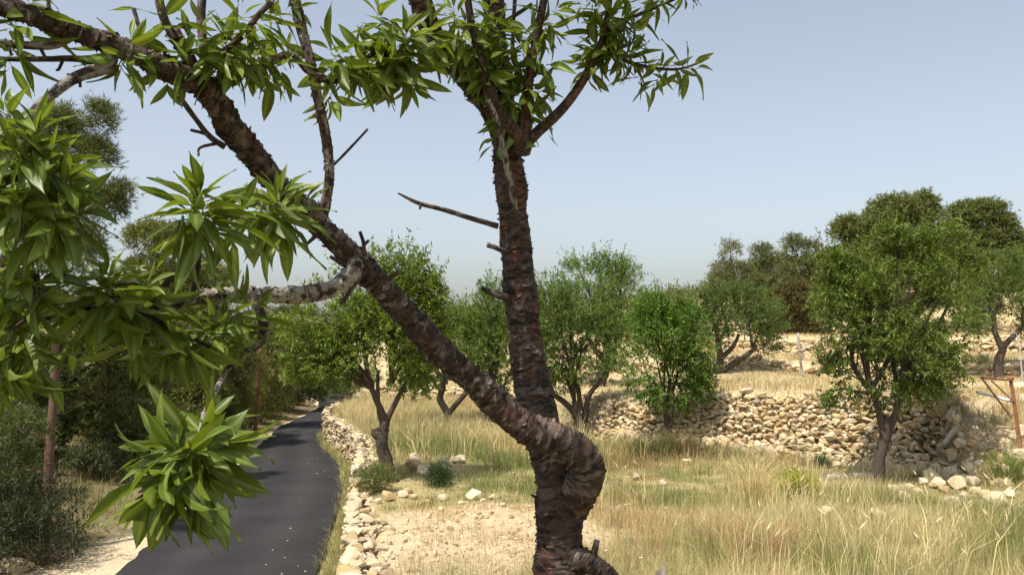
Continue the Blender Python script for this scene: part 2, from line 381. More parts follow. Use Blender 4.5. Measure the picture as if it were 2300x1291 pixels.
# loose coping stones along the top of it
for y in np.arange(6.5, 30, 0.1):
    x = float(wall_x(y)) + 0.13 + rng.normal(0, 0.06); b, tp = road_wall_h(x - 0.15, y)
    sz = rng.uniform(0.08, 0.2) * np.array([1.2, 0.9, 0.5])
    st.append(((x, y, tp + rng.uniform(-0.10, -0.03)), sz, (rng.normal(0, .2), rng.normal(0, .2), rng.random() * 6), int(rng.integers(14)), int(rng.integers(6)), sz[0] * sz[1] * 2.5 / (x * x + y * y)))
place_stones(w, st, 300)

# the tall retaining wall across the field
T1v = T1[4:13]
def t1_h(x, y):
    s = sdist(np.array([x]), np.array([y]), T1)[0]
    q = T1v
    b = float(np.interp(y, [12, 14, 18, 35], [-2.6, -2.66, -2.7, -2.7])) - 0.05
    return b, b + 1.16 + 0.34 * float(sstep(2.2, 7.0, x)) - 0.2 * float(sstep(8.2, 9.0, x)) + 0.12 * (float(noise2(np.array([x]), np.array([y]), 1.2, 44)[0]) - 0.5)
w = thing("retaining_wall", (5, 20, -2.7), "tall tumbled dry stone retaining wall of pale rubble across the field", "wall"); w["kind"] = "thing"
st = wall_stones(T1v + np.array([0.0, -0.25]), 0, t1_h, 0.138, 0.088, 0.46, 0.06, 0.17)
for _ in range(260):                      # fallen rubble at its foot
    k = rng.random() * 6.2 + 2.6; x = k; y = float(np.interp(x, T1[:, 0], T1[:, 1])) - 0.3 - abs(rng.normal(0, 0.28)) - 0.25 * float(sstep(5.2, 6.6, x))
    sz = rng.uniform(0.10, 0.24) * np.array([1.2, 1.0, 0.8]); z = gz(x, y) + sz[2] * 0.25 + max(0, 0.25 - 0.5 * (float(np.interp(x, T1[:, 0], T1[:, 1])) - 0.3 - y))
    st.append(((x, y, z), sz, tuple(rng.random(3) * 3), int(rng.integers(14)), int(rng.integers(6)), sz[0] * sz[2] / (x * x + y * y)))
for _ in range(330):
    x = rng.uniform(7.6, 10.6); y = float(np.interp(x, T1[:, 0], T1[:, 1])) + rng.normal(-0.25, 0.45)
    sz = (0.09 + 0.2 * rng.random() ** 2) * np.array([1.2, 1.0, 0.75]); st.append(((x, y, gz(x, y) + sz[2] * 0.2), sz, tuple(rng.random(3) * 3), int(rng.integers(14)), int(rng.integers(6)), sz[0] * sz[2] / (x * x + y * y)))
place_stones(w, st, 300)

def far_wall(poly, hh, label, sw=0.26, sh=0.14, dz=0.0):
    poly = np.array(poly, float); mid = poly[len(poly) // 2]
    w = thing("terrace_wall", (mid[0], mid[1], gz(mid[0], mid[1])), label, "wall", "terrace walls up the hillside"); w["kind"] = "thing"
    def hf(x, y):
        b = gz(x, y - 0.55) - 0.05 + dz
        return b, b + hh * (0.85 + 0.4 * float(noise2(np.array([x]), np.array([y]), 0.5, 61)[0]))
    place_stones(w, wall_stones(poly, 0, hf, sw, sh, 0.3, 0.05, 0.3), 0)
far_wall([(-6.0, 37.4), (-4, 36.9), (-1, 35.8), (0.3, 32.6), (1.2, 28.5)], 0.5, "low terrace wall at the far edge of the yellow grass field")
far_wall([(3.6, 35), (4.5, 33), (7, 30), (12, 28.4), (16, 27.6), (21, 26.6)], 0.42, "terrace wall just above the flat dry terrace with the grey post")
far_wall([(7.5, 44.6), (8.5, 42.9), (13, 37.9), (20, 35.8), (25, 35.0)], 0.62, "terrace wall halfway up the hillside behind the gnarled almond tree")
far_wall([(10, 57), (13, 49.9), (20, 45.3), (28, 44.0)], 0.42, "topmost terrace wall below the hilltop pines")
far_wall([(-6, 46.2), (1, 39.8), (3.4, 35.4)], 0.4, "terrace wall seen between the almond trunks in the middle distance")

# ------------------------------------------------------------------ trees of the middle distance
BARK = np.array([0.075, 0.057, 0.045])
def leaf_cards(mb, B, D, Nn, Ln, Wd, C):
    """folded lanceolate leaves: base B, direction D, side Nn"""
    n = len(B); S = norm(np.cross(D, Nn)); U = np.cross(S, D)
    m1 = B + D * (Ln * 0.42)[:, None] - U * (Ln * 0.03)[:, None]
    a = m1 + S * (Wd * 0.5)[:, None] + U * (Wd * 0.22)[:, None]; b = m1 - S * (Wd * 0.5)[:, None] + U * (Wd * 0.22)[:, None]
    tip = B + D * Ln[:, None] - U * (Ln * 0.08)[:, None]
    V = np.stack([B, a, tip, b], 1).reshape(-1, 3); k = np.arange(n) * 4
    T = np.concatenate([np.stack([k, k + 1, k + 2], -1), np.stack([k, k + 2, k + 3], -1)])
    mb.add(V, T, None, np.repeat(C, 4, 0))
def rand_dir(n): return norm(rng.normal(size=(n, 3)))
def crown_blobs(blobs, d):
    out = []
    for b in blobs:
        px, py, rx, ry = b[:4]; dd = d + (b[4] if len(b) > 4 else 0.0)
        k = dd / FPX; out.append((P(px, py, dd), np.array([rx * k, rx * k * 0.95, ry * k])))
    return out
def limb_path(a, b, bend=0.15, n=9):
    a = np.asarray(a, float); b = np.asarray(b, float); L = np.linalg.norm(b - a)
    m1 = a + (b - a) * 0.35 + rng.normal(0, bend * L * 0.5, 3) * np.array([1, 1, 0.5]); m2 = a + (b - a) * 0.7 + rng.normal(0, bend * L * 0.5, 3) * np.array([1, 1, 0.5]) + np.array([0, 0, 0.04 * L])
    return crom([a, m1, m2, b], 3)
def almond(label, d, trunk, blobs, shoots=520, colour=(0.085, 0.15, 0.028), leaf=0.098, limbs=True, bare_twigs=10, group="almond trees on the terraces", seed=0, stubs=(), forks=(), dens=1.0):
    """trunk: [(px, py, width px), ...] from the foot up; blobs: leafy masses (px, py, rx, ry, [extra depth])"""
    colour = np.array(colour) * np.array([1.42, 1.32, 1.15]); trunk = [(a, b, w * 0.86) for a, b, w in trunk]
    tp = [P(a, b, d) for a, b, _ in trunk]; foot = tp[0]; g = gz(foot[0], foot[1])
    t = thing("almond_tree", (foot[0], foot[1], g), label, "tree", group)
    path = np.array(tp); path[0, 2] = min(path[0, 2], g - 0.06) if path[0, 2] < g + 0.3 else path[0, 2]
    if path[0, 2] > g - 0.05: path = np.vstack([[path[0, 0], path[0, 1], g - 0.08], path])
    rad = np.array([w * d / FPX / 2 for _, _, w in trunk])
    if len(rad) < len(path): rad = np.concatenate([[rad[0] * 1.15], rad])
    q = crom(np.column_stack([path, rad]), 7)
    mb = MB(); tube(mb, q[:, :3], q[:, 3], 9, BARK, wob=0.25); mb.build("trunk", M_bark_far, t, True)
    top = path[-1]; rtop = rad[-1]
    for st_ in stubs:
        mb = MB(); s = np.array([P(a, b, d) for a, b, _ in st_]); tube(mb, crom(s, 5), np.interp(np.linspace(0, 1, (len(s) - 1) * 5 + 1), np.linspace(0, 1, len(s)), [w * d / FPX / 2 for _, _, w in st_]), 7, BARK * 1.1, wob=0.2); mb.build("branch", M_bark_far, t, True)
    bl = crown_blobs(blobs, d); ctr = np.mean([c for c, r in bl], 0)
    lm = MB(); tw = MB()
    starts = [top] + [P(a, b, d) for a, b in forks]
    tot = sum(r[0] * r[2] for c, r in bl)
    for c, r in bl:
        s0 = min(starts, key=lambda s: np.linalg.norm(s - c)); L = np.linalg.norm(c - s0)
        lp = limb_path(s0, c + np.array([0, 0, 0.3 * r[2]]), 0.12)
        mb = MB(); tube(mb, lp, np.linspace(max(rtop * 0.62, 0.02), 0.012, len(lp)), 6, BARK, wob=0.2); mb.build("branch", M_bark_far, t, True)
        n = max(8, int(4.4 * shoots * dens * r[0] * r[2] / tot))
        dr = rand_dir(n); rr_ = rng.random(n) ** 0.42
        wig = 0.78 + 0.5 * vnoise(dr * 2.3 + c)
        pts = c + dr * r * (rr_ * wig * 1.08)[:, None]
        keep = vnoise(pts * 2.1 + 3.0) + 0.25 * vnoise(pts * 5.0) > 0.50 + 0.12 * rng.random(n)
        keep |= rng.random(n) < 0.12
        pts = pts[keep]; dr = dr[keep]; n = len(pts)
        # sub-branches from the limb to part of the shoots
        for k in range(0, n, 34):
            a = lp[rng.integers(2, len(lp))]; p2 = limb_path(a, pts[k], 0.1)
            tube(tw, p2, np.linspace(0.014, 0.004, len(p2)), 4, BARK * 0.9, cap=False)
        out = norm((pts - ctr) / (r.mean() + 1e-6) * 0.9 + np.array([0, 0, 0.75]) + rng.normal(0, 0.35, (n, 3)))
        ln = rng.uniform(0.12, 0.34, n); tall = (dr[:, 2] > 0.35) & (rng.random(n) < 0.22); ln = np.where(tall, rng.uniform(0.35, 0.65, n), ln); out = np.where(tall[:, None], norm(out + np.array([0, 0, 1.2])), out)
        for k in range(0, n, 9):
            tube(tw, np.stack([pts[k] - out[k] * 0.05, pts[k] + out[k] * ln[k]]), [0.005, 0.002], 3, BARK * 1.1, cap=False)
        m = 12
        f = rng.random((n, m)) ** 0.8
        Bp = pts[:, None, :] + out[:, None, :] * (f * ln[:, None])[..., None]
        D = norm(out[:, None, :] * 0.55 + rand_dir(n * m).reshape(n, m, 3) * 0.85 + np.array([0, 0, -0.18]))
        Bp = Bp.reshape(-1, 3); D = D.reshape(-1, 3); k = len(Bp)
        Nn = norm(np.array([0, 0, 1.0]) + rng.normal(0, 0.55, (k, 3)))
        shade = np.repeat(rng.uniform(0.75, 1.25, n), m) * rng.uniform(0.85, 1.15, k)
        C = np.array(colour)[None] * shade[:, None] + np.array([0.05, 0.035, 0.0]) * (rng.random(k) ** 3)[:, None]
        leaf_cards(lm, Bp, D, Nn, leaf * rng.uniform(0.7, 1.25, k), leaf * 0.30 * rng.uniform(0.8, 1.2, k), C)
    for k in range(bare_twigs):
        c, r = bl[rng.integers(len(bl))]; a = c + rand_dir(1)[0] * r * 0.5; e = a + norm(rand_dir(1)[0] + np.array([0, 0, 0.1])) * rng.uniform(0.3, 0.8)
        tube(tw, limb_path(a, e, 0.25), np.linspace(0.01, 0.003, 10), 3, np.array([0.30, 0.26, 0.22]), cap=False)
    tag(tw.build("twigs", M_bark_far, t), kind="stuff")
    lm.build("crown", M_leaf_far, t)
    return t

almond("almond tree with pruned leaning trunk beside the low road wall", 15.8,
       [(884, 1092, 36), (868, 1040, 34), (858, 990, 31), (866, 945, 24)],
       [(815, 690, 105, 85), (905, 640, 62, 70), (730, 735, 75, 70), (880, 760, 100, 90), (760, 800, 70, 50), (925, 835, 40, 46), (860, 590, 30, 28), (945, 715, 45, 75), (690, 810, 40, 38), (960, 660, 24, 40)],
       700, (0.098, 0.155, 0.024), forks=[(835, 870), (880, 860), (905, 880)], bare_twigs=14, stubs=[[(858, 985, 26), (846, 972, 24), (842, 962, 20)], [(866, 945, 16), (838, 880, 13), (815, 830, 9)], [(868, 945, 15), (890, 900, 12), (915, 850, 8)], [(864, 960, 16), (850, 915, 11), (848, 830, 8)]], dens=1.15)
almond("almond tree with twisted forked trunk in the yellow grass", 26,
       [(1008, 952, 20), (1003, 925, 18), (988, 895, 17), (995, 862, 14), (978, 825, 12)],
       [(1000, 750, 80, 62), (1060, 790, 60, 60), (940, 790, 50, 45), (1040, 710, 60, 36)],
       420, (0.085, 0.14, 0.03), forks=[(1060, 870)], stubs=[[(1006, 930, 13), (1040, 890, 12), (1062, 868, 9)], [(992, 880, 9), (968, 850, 7), (955, 830, 6)]])
almond("almond tree half hidden behind the big trunk", 25,
       [(1100, 945, 26), (1098, 915, 22), (1110, 880, 15)],
       [(1110, 800, 75, 70), (1100, 720, 55, 60), (1110, 655, 34, 34), (1160, 850, 40, 40)], 400, (0.075, 0.135, 0.03))
almond("many-stemmed almond tree at the shaded left end of the retaining wall", 22.6,
       [(1312, 962, 34), (1300, 930, 24), (1290, 900, 16)],
       [(1250, 720, 75, 85), (1310, 790, 95, 65), (1240, 820, 60, 60), (1330, 700, 70, 70), (1215, 670, 35, 45)],
       620, (0.07, 0.125, 0.028), stubs=[[(1310, 950, 18), (1270, 905, 14), (1235, 880, 10), (1215, 850, 8)], [(1312, 945, 16), (1322, 890, 12), (1345, 860, 9), (1360, 835, 7)], [(1305, 935, 14), (1298, 870, 11), (1285, 820, 8)]], bare_twigs=26)
almond("tall almond tree with thick short trunk above the wall end", 27,
       [(1335, 880, 40), (1350, 850, 34), (1362, 815, 28)],
       [(1330, 650, 85, 60), (1385, 680, 55, 85), (1300, 610, 42, 24), (1395, 605, 34, 28), (1345, 600, 26, 26), (1390, 760, 50, 55), (1270, 680, 50, 40)],
       620, (0.085, 0.15, 0.03), stubs=[[(1362, 818, 22), (1385, 812, 16)]])
almond("small almond tree with slender twin trunk against the retaining wall", 20.2,
       [(1508, 1005, 17), (1500, 965, 16), (1494, 915, 13)],
       [(1490, 760, 66, 62), (1540, 800, 50, 70), (1450, 850, 42, 38), (1500, 880, 50, 32), (1560, 850, 36, 34), (1470, 700, 40, 30), (1530, 720, 45, 35)],
       520, (0.075, 0.15, 0.026), stubs=[[(1506, 960, 9), (1509, 910, 8), (1512, 880, 6)]], bare_twigs=3)
almond("gnarled almond tree with a low limb reaching right on the upper terrace", 28,
       [(1612, 855, 22), (1608, 835, 21), (1618, 805, 19), (1612, 770, 14)],
       [(1660, 700, 85, 52), (1600, 730, 50, 50), (1715, 745, 48, 45), (1640, 665, 60, 26), (1590, 690, 34, 34)],
       520, (0.06, 0.105, 0.03), forks=[(1690, 780)], stubs=[[(1615, 838, 16), (1650, 815, 14), (1680, 795, 11), (1700, 775, 8)], [(1618, 805, 12), (1645, 780, 10), (1660, 750, 7)]], bare_twigs=24)
almond("large dense almond tree with forked trunk in front of the rubble wall", 15.7,
       [(1968, 1085, 34), (1976, 1030, 30), (1986, 985, 28), (1995, 935, 22)],
       [(1990, 640, 105, 85), (2090, 590, 85, 66), (1905, 690, 62, 70), (2120, 680, 70, 80), (1985, 760, 110, 80), (1900, 800, 50, 45), (2080, 790, 70, 66), (1955, 860, 70, 42), (1890, 600, 36, 30), (2110, 540, 44, 30), (2010, 545, 40, 30), (2160, 800, 30, 36), (1880, 880, 26, 22), (2060, 850, 50, 36), (2170, 620, 30, 40)],
       1050, (0.080, 0.128, 0.027), forks=[(1955, 880), (2020, 890)], stubs=[[(1986, 985, 18), (1976, 930, 16), (1960, 880, 11)], [(1988, 985, 20), (2012, 925, 16), (2025, 880, 11)]], bare_twigs=8, dens=1.1)
almond("almond tree with pale forked trunk at the far right", 27,
       [(2243, 812, 24), (2250, 790, 20), (2255, 770, 17)],
       [(2235, 640, 70, 60), (2300, 650, 60, 70), (2200, 700, 45, 40), (2280, 590, 50, 30), (2330, 720, 50, 40)],
       460, (0.07, 0.12, 0.03), forks=[(2230, 710), (2300, 735)], stubs=[[(2252, 785, 14), (2235, 745, 12), (2232, 710, 9)], [(2256, 775, 14), (2285, 745, 11), (2305, 730, 8)]])
almond("dark trunked almond tree growing out of the rubble wall behind the large one", 19.2,
       [(2046, 935, 28), (2043, 900, 25), (2040, 870, 20)],
       [(2060, 800, 60, 50), (2030, 770, 45, 40)], 200, (0.065, 0.115, 0.028))
almond("small leafy sapling on a dead stump in the far field", 33,
       [(927, 925, 18), (924, 905, 14), (930, 890, 7)], [(932, 862, 24, 22), (945, 845, 18, 18)], 60, (0.08, 0.14, 0.03), bare_twigs=0)
almond("pale almond bush at the bend where the road disappears", 44,
       [(790, 900, 10), (788, 885, 8)], [(780, 868, 34, 24), (810, 858, 30, 22), (760, 880, 20, 16)], 160, (0.09, 0.12, 0.05), leaf=0.11, bare_twigs=2)

for px, py, rx, ry, d, lab in [(1190, 745, 60, 52, 40, "far almond tree directly behind the big trunk"), (1448, 728, 46, 44, 42, "far almond tree filling the gap right of the tall almond"), (1545, 722, 50, 46, 40, "far almond tree left of the gnarled almond"), (1725, 712, 42, 34, 44, "far almond tree right of the gnarled almond"), (1075, 738, 50, 40, 44, "far almond tree left of the big trunk"), (960, 765, 44, 40, 42, "far almond tree right behind the bright roadside almond"), (2195, 690, 46, 40, 38, "far almond tree between the large almond and the pale forked one"), (1860, 690, 40, 36, 42, "far almond tree left behind the large almond")]:
    almond(lab, d, [(px, py + ry * 1.9, 11), (px + 3, py + ry * 1.2, 9), (px, py + ry * 0.6, 7)], [(px - rx * 0.4, py, rx * 0.6, ry * 0.8), (px + rx * 0.45, py + 6, rx * 0.6, ry * 0.75), (px, py - ry * 0.4, rx * 0.55, ry * 0.6), (px, py + ry * 0.5, rx * 0.7, ry * 0.5)], 130, (0.072, 0.118, 0.03), leaf=0.15, bare_twigs=4)
# ------------------------------------------------------------------ pines
PBARK = np.array([0.12, 0.085, 0.06])
def pine_crown(mb, tw, blobs, start, clump, per, nlen, nwid, colour, dens=1.0):
    for c, r in blobs:
        area = 4 * math.pi * ((r[0] * r[1]) ** 1.6 / 3 + 2 * (r[0] * r[2]) ** 1.6 / 3) ** (1 / 1.6)
        n = max(6, int(dens * 1.5 * area / clump ** 2))
        dr = rand_dir(n); dr[:, 2] = np.where(dr[:, 2] < -0.45, -dr[:, 2], dr[:, 2])
        ctr = c + dr * r * (rng.uniform(0.35, 1.0, n) ** 0.6 * (0.8 + 0.4 * vnoise(dr * 2 + c)))[:, None]
        for k in range(0, n, 18):
            a = c + (ctr[k] - c) * 0.15 + np.array([0, 0, -0.2 * r[2]]); p2 = limb_path(a, ctr[k], 0.12)
            tube(tw, p2, np.linspace(0.03, 0.008, len(p2)) * max(0.5, clump / 0.4), 3, PBARK * 0.8, cap=False)
        m = per; off = rng.normal(0, clump * 0.45, (n, m, 3)) * np.array([1, 1, 0.7])
        base = (ctr[:, None, :] + off).reshape(-1, 3)
        dirn = norm(np.repeat(dr, m, 0) * 0.7 + norm(off.reshape(-1, 3)) * 0.8 + np.array([0, 0, 0.55]))
        nn = 4; q = len(base)
        D = norm(dirn[:, None, :] * 0.75 + rand_dir(q * nn).reshape(q, nn, 3) * 0.8).reshape(-1, 3)
        B = np.repeat(base, nn, 0) ; L_ = 1.1 * nlen * rng.uniform(0.7, 1.3, len(B))
        S = norm(np.cross(D, rand_dir(len(B)))) * nwid * 0.68
        V = np.stack([B + S, B - S, B + D * L_[:, None]], 1).reshape(-1, 3)
        cl = np.repeat(rng.uniform(0.7, 1.35, n), m * nn) * rng.uniform(0.8, 1.2, len(B))
        hue = np.repeat(rng.random(n), m * nn)
        C = np.array(colour)[None] * 1.45 * cl[:, None] + np.array([0.025, 0.02, 0]) * (hue ** 2)[:, None]
        mb.add(V, np.arange(len(V)).reshape(-1, 3), None, np.repeat(C, 3, 0))
def pine(label, d, trunk, blobs, clump=0.4, per=7, nlen=0.16, nwid=0.02, colour=(0.10, 0.105, 0.03), dens=1.0, group="pines", name="pine_tree", tcol=PBARK):
    tp = np.array([P(a, b, d) for a, b, _ in trunk]); g = gz(tp[0, 0], tp[0, 1]); tp[0, 2] = g - 0.08
    t = thing(name, (tp[0, 0], tp[0, 1], g), label, "tree", group)
    q = crom(np.column_stack([tp, [w * d / FPX / 2 for _, _, w in trunk]]), 7)
    mb = MB(); tube(mb, q[:, :3], q[:, 3], 8, tcol, wob=0.2); mb.build("trunk", M_bark_far, t, True)
    bl = crown_blobs(blobs, d); lm = MB(); tw = MB()
    for c, r in bl:
        k = np.argmin(np.linalg.norm(q[:, :3] - (c - np.array([0, 0, r[2] * 0.5])), axis=1)); lp = limb_path(q[k, :3], c, 0.1)
        mb = MB(); tube(mb, lp, np.linspace(max(q[k, 3] * 0.5, 0.015), 0.01, len(lp)), 5, tcol * 0.8); mb.build("branch", M_bark_far, t, True)
    pine_crown(lm, tw, bl, None, clump, per, nlen, nwid, colour, dens)
    tag(tw.build("twigs", M_bark_far, t), kind="stuff"); lm.build("crown", M_needle, t)
    return t
OL = (0.105, 0.116, 0.030); DK = (0.062, 0.082, 0.025); GR = (0.08, 0.095, 0.035)
gL = "pines left of the road"; gH = "pines on the hilltop"
pine("tall sparse pine at the left edge with airy needle tufts against the sky", 19, [(-60, 1000, 24), (-20, 700, 19), (60, 420, 12), (120, 300, 7)],
     [(130, 300, 60, 60), (225, 270, 30, 50), (110, 400, 70, 60), (215, 350, 45, 40), (60, 520, 90, 70), (240, 470, 40, 55), (170, 560, 60, 60), (20, 350, 70, 80), (270, 440, 22, 40)], 0.22, 8, 0.13, 0.012, (0.075, 0.09, 0.028), 1.7, gL)
pine("rounded olive pine rising behind the hanging leaf clusters", 27, [(380, 1000, 13), (400, 800, 11), (410, 620, 8)],
     [(400, 560, 70, 60), (340, 540, 60, 45), (460, 640, 66, 50), (380, 650, 80, 60), (320, 640, 60, 70), (430, 720, 90, 55), (330, 750, 80, 60), (500, 670, 34, 30), (400, 810, 100, 55), (340, 880, 90, 55), (440, 890, 80, 50)], 0.26, 8, 0.15, 0.020, OL, 1.0, gL)
pine("slender young pine with reddish trunk standing at the left road shoulder", 14.6, [(100, 1250, 22), (106, 1090, 21), (118, 920, 19), (126, 760, 16), (130, 640, 10)],
     [(120, 600, 80, 60), (60, 700, 70, 50), (190, 690, 60, 46), (50, 960, 60, 40), (20, 1050, 60, 50)], 0.2, 8, 0.13, 0.012, DK, 0.6, gL, tcol=np.array([0.15, 0.088, 0.06]))
pine("bushy low pine just left of the rust-brown pole", 30, [(515, 960, 8), (520, 860, 8), (530, 780, 6)],
     [(520, 800, 60, 45), (470, 830, 60, 50), (560, 830, 40, 40), (500, 880, 70, 45), (440, 880, 60, 50), (520, 920, 50, 34)], 0.28, 8, 0.15, 0.014, (0.095, 0.09, 0.026), 0.9, gL)
pine("olive pine right of the rust-brown pole beside the road", 34, [(560, 960, 8), (595, 840, 8), (620, 760, 6)],
     [(640, 760, 50, 50), (600, 790, 46, 50), (680, 770, 42, 60), (650, 840, 66, 50), (612, 880, 46, 40), (590, 730, 30, 34), (600, 915, 34, 26)], 0.3, 8, 0.16, 0.016, OL, 0.9, gL)
pine("dark pine shading the bend where the road disappears", 41, [(598, 940, 8), (640, 850, 8), (690, 780, 6)],
     [(690, 730, 40, 36), (650, 715, 36, 24), (720, 770, 36, 40), (690, 820, 50, 44), (720, 860, 38, 34), (670, 870, 34, 30), (740, 830, 26, 36), (640, 890, 36, 30), (705, 895, 26, 20)], 0.32, 8, 0.17, 0.02, DK, 1.0, gL)
pine("dark round pine over the far end of the road", 50, [(735, 915, 12), (730, 860, 8)],
     [(735, 820, 34, 40), (715, 870, 30, 28), (755, 860, 24, 24), (745, 780, 24, 24)], 0.34, 8, 0.18, 0.022, DK, 1.0, gL)
pine("shaded pine deep in the wood behind the reddish young trunk", 22, [(250, 1000, 12), (245, 850, 11), (240, 720, 8)],
     [(240, 720, 80, 50), (180, 800, 80, 55), (290, 800, 70, 55), (230, 880, 90, 50), (330, 860, 60, 50), (140, 880, 60, 55), (260, 950, 90, 40), (180, 960, 70, 40)], 0.28, 8, 0.15, 0.020, (0.08, 0.088, 0.026), 0.9, gL)
pine("shaded pine filling the wood at the far left edge", 21, [(20, 1040, 14), (10, 860, 12), (0, 720, 8)],
     [(0, 700, 90, 60), (60, 800, 80, 60), (-30, 830, 90, 60), (40, 900, 90, 55), (110, 860, 60, 50), (30, 990, 90, 50)], 0.28, 8, 0.15, 0.020, DK, 0.9, gL)
# hilltop
pine("broad spreading pine, the tallest on the hilltop", 52, [(1990, 700, 26), (2000, 600, 22), (2010, 520, 14)],
     [(2010, 480, 62, 42), (2060, 500, 56, 46), (1940, 520, 56, 34), (1900, 520, 32, 34), (1990, 550, 90, 36), (2090, 560, 60, 40), (1930, 570, 46, 28), (2070, 460, 36, 24), (1990, 610, 110, 44), (1905, 590, 50, 40), (2080, 620, 70, 44), (2040, 560, 70, 40)], 0.42, 8, 0.26, 0.055, (0.092, 0.108, 0.034), 0.85, gH)
pine("pine with dark layered crown right of the broad hilltop pine", 55, [(2210, 680, 22), (2212, 590, 18), (2215, 520, 10)],
     [(2220, 490, 48, 40), (2170, 485, 40, 34), (2250, 520, 32, 36), (2200, 540, 56, 28), (2150, 530, 40, 36), (2190, 590, 70, 44), (2250, 580, 50, 44), (2140, 590, 50, 40)], 0.42, 8, 0.26, 0.055, (0.08, 0.096, 0.03), 0.85, gH)
pine("pine cut by the right edge on the hilltop", 55, [(2310, 680, 18), (2310, 600, 14)], [(2310, 560, 40, 44), (2290, 590, 36, 40), (2340, 540, 40, 40), (2300, 640, 60, 40)], 0.42, 8, 0.26, 0.055, (0.092, 0.108, 0.034), 0.85, gH)
pine("thin greyish pine at the left end of the hilltop group", 56, [(1655, 700, 14), (1650, 640, 10), (1640, 580, 6)],
     [(1640, 565, 24, 28), (1625, 610, 32, 26), (1660, 620, 42, 36), (1615, 640, 34, 26), (1690, 640, 40, 34), (1640, 660, 60, 34)], 0.36, 6, 0.2, 0.026, (0.11, 0.115, 0.05), 0.8, gH)
pine("rounded pine second from the left end of the hilltop group", 57, [(1730, 700, 14), (1725, 630, 9)],
     [(1715, 575, 26, 30), (1735, 610, 46, 40), (1700, 620, 36, 36), (1740, 650, 50, 36), (1720, 675, 60, 30)], 0.38, 7, 0.2, 0.03, (0.095, 0.108, 0.042), 0.9, gH)
pine("pine with double tip between the rounded pine and the large almond tree", 55, [(1800, 700, 14), (1800, 630, 9)],
     [(1785, 560, 32, 32), (1825, 570, 20, 34), (1790, 610, 50, 36), (1840, 620, 32, 34), (1860, 590, 30, 30), (1810, 650, 60, 40), (1870, 640, 40, 36)], 0.38, 7, 0.2, 0.03, (0.095, 0.108, 0.042), 0.9, gH)
pine("low rusty brown juniper bush under the hilltop pines", 46, [(1790, 720, 4), (1790, 690, 3)],
     [(1780, 662, 44, 28), (1820, 668, 30, 26), (1750, 672, 30, 22), (1785, 688, 52, 22), (1790, 708, 50, 20), (1785, 728, 54, 20), (1795, 745, 50, 14)], 0.3, 9, 0.14, 0.03, (0.078, 0.066, 0.026), 1.2, "low growth on the hillside", "juniper_bush")
pine("olive scrub behind the large almond tree on the hillside", 44, [(1920, 700, 10), (1920, 660, 7)],
     [(1900, 640, 50, 40), (1960, 650, 60, 46), (2040, 640, 60, 50), (2120, 660, 60, 46), (2190, 650, 50, 40)], 0.36, 8, 0.18, 0.03, (0.09, 0.09, 0.03), 0.8, "low growth on the hillside", "scrub_bush")
for k, (x, y, rx, ry, d, lab) in enumerate([(1490, 672, 26, 18, 85, "grey-green treetop on the skyline right of the tall almond tree"), (1530, 668, 30, 20, 80, "olive treetop on the skyline left of the hilltop pines"), (1570, 672, 30, 24, 76, "dark olive treetop touching the gnarled almond tree"),
        (1020, 698, 26, 14, 110, "round treetop on the far skyline left of the big trunk"), (1055, 700, 22, 16, 105, "small olive treetop on the far skyline beside the big trunk"), (1120, 700, 40, 22, 95, "far skyline treetop half hidden behind the big trunk"), (980, 712, 30, 18, 105, "far skyline treetop behind the bright roadside almond tree"),
        (600, 712, 40, 26, 70, "far pine top under the pale horizontal branch"), (655, 716, 34, 30, 66, "far pine top left of the bright roadside almond tree"), (1440, 690, 36, 24, 75, "low skyline tree right beside the tall almond tree"), (1210, 712, 50, 26, 90, "far skyline treetop right behind the big trunk")]):
    pine(lab, d, [(x, y + 70, 8), (x, y + 10, 5)], [(x - rx * 0.4, y + 2, rx * 0.8, ry), (x + rx * 0.5, y + 4, rx * 0.8, ry * 0.95), (x, y + ry * 1.6, rx * 1.7, ry * 1.4)], 0.5, 8, 0.28, 0.05, (0.10, 0.105, 0.04), 0.27, "treetops on the skyline")

# ------------------------------------------------------------------ shrubs
def shrub(label, x, y, rx, rz, colour, n=260, leaf=0.06, wid=0.35, group=None, name="shrub", cat="shrub", needles=False, twig_col=(0.16, 0.12, 0.09)):
    g = gz(x, y); t = thing(name, (x, y, g), label, cat, group)
    st = MB(); lm = MB(); c = np.array([x, y, g + rz * 0.55])
    for k in range(14):
        e = c + rand_dir(1)[0] * np.array([rx, rx, rz * 0.55]) * 0.85; e[2] = max(e[2], g + 0.15 * rz)
        pth = limb_path([x + rng.normal(0, 0.05), y + rng.normal(0, 0.05), g - 0.03], e, 0.2); tube(st, pth, np.linspace(0.014, 0.004, len(pth)), 4, twig_col, cap=False)
    st.build("stems", M_bark_far, t)
    dr = rand_dir(n); p = c + dr * np.array([rx, rx, rz * 0.6]) * (rng.random(n) ** 0.45 * (0.7 + 0.6 * vnoise(dr * 2.2 + c)))[:, None]
    p[:, 2] = np.maximum(p[:, 2], g + 0.02)
    m = 9; B = np.repeat(p, m, 0) + rng.normal(0, 0.05, (n * m, 3)); D = norm(np.repeat(dr, m, 0) * 0.5 + rand_dir(n * m) * 0.8 + np.array([0, 0, 0.4]))
    C = np.array(colour)[None] * np.array([1.12, 1.25, 1.1]) * (np.repeat(rng.uniform(0.65, 1.35, n), m) * rng.uniform(0.8, 1.2, n * m))[:, None]
    leaf_cards(lm, B, D, norm(np.array([0, 0, 1.0]) + rng.normal(0, 0.6, (n * m, 3))), leaf * rng.uniform(0.7, 1.4, n * m), leaf * wid * rng.uniform(0.8, 1.2, n * m), C)
    lm.build("foliage", M_leaf_far, t); return t
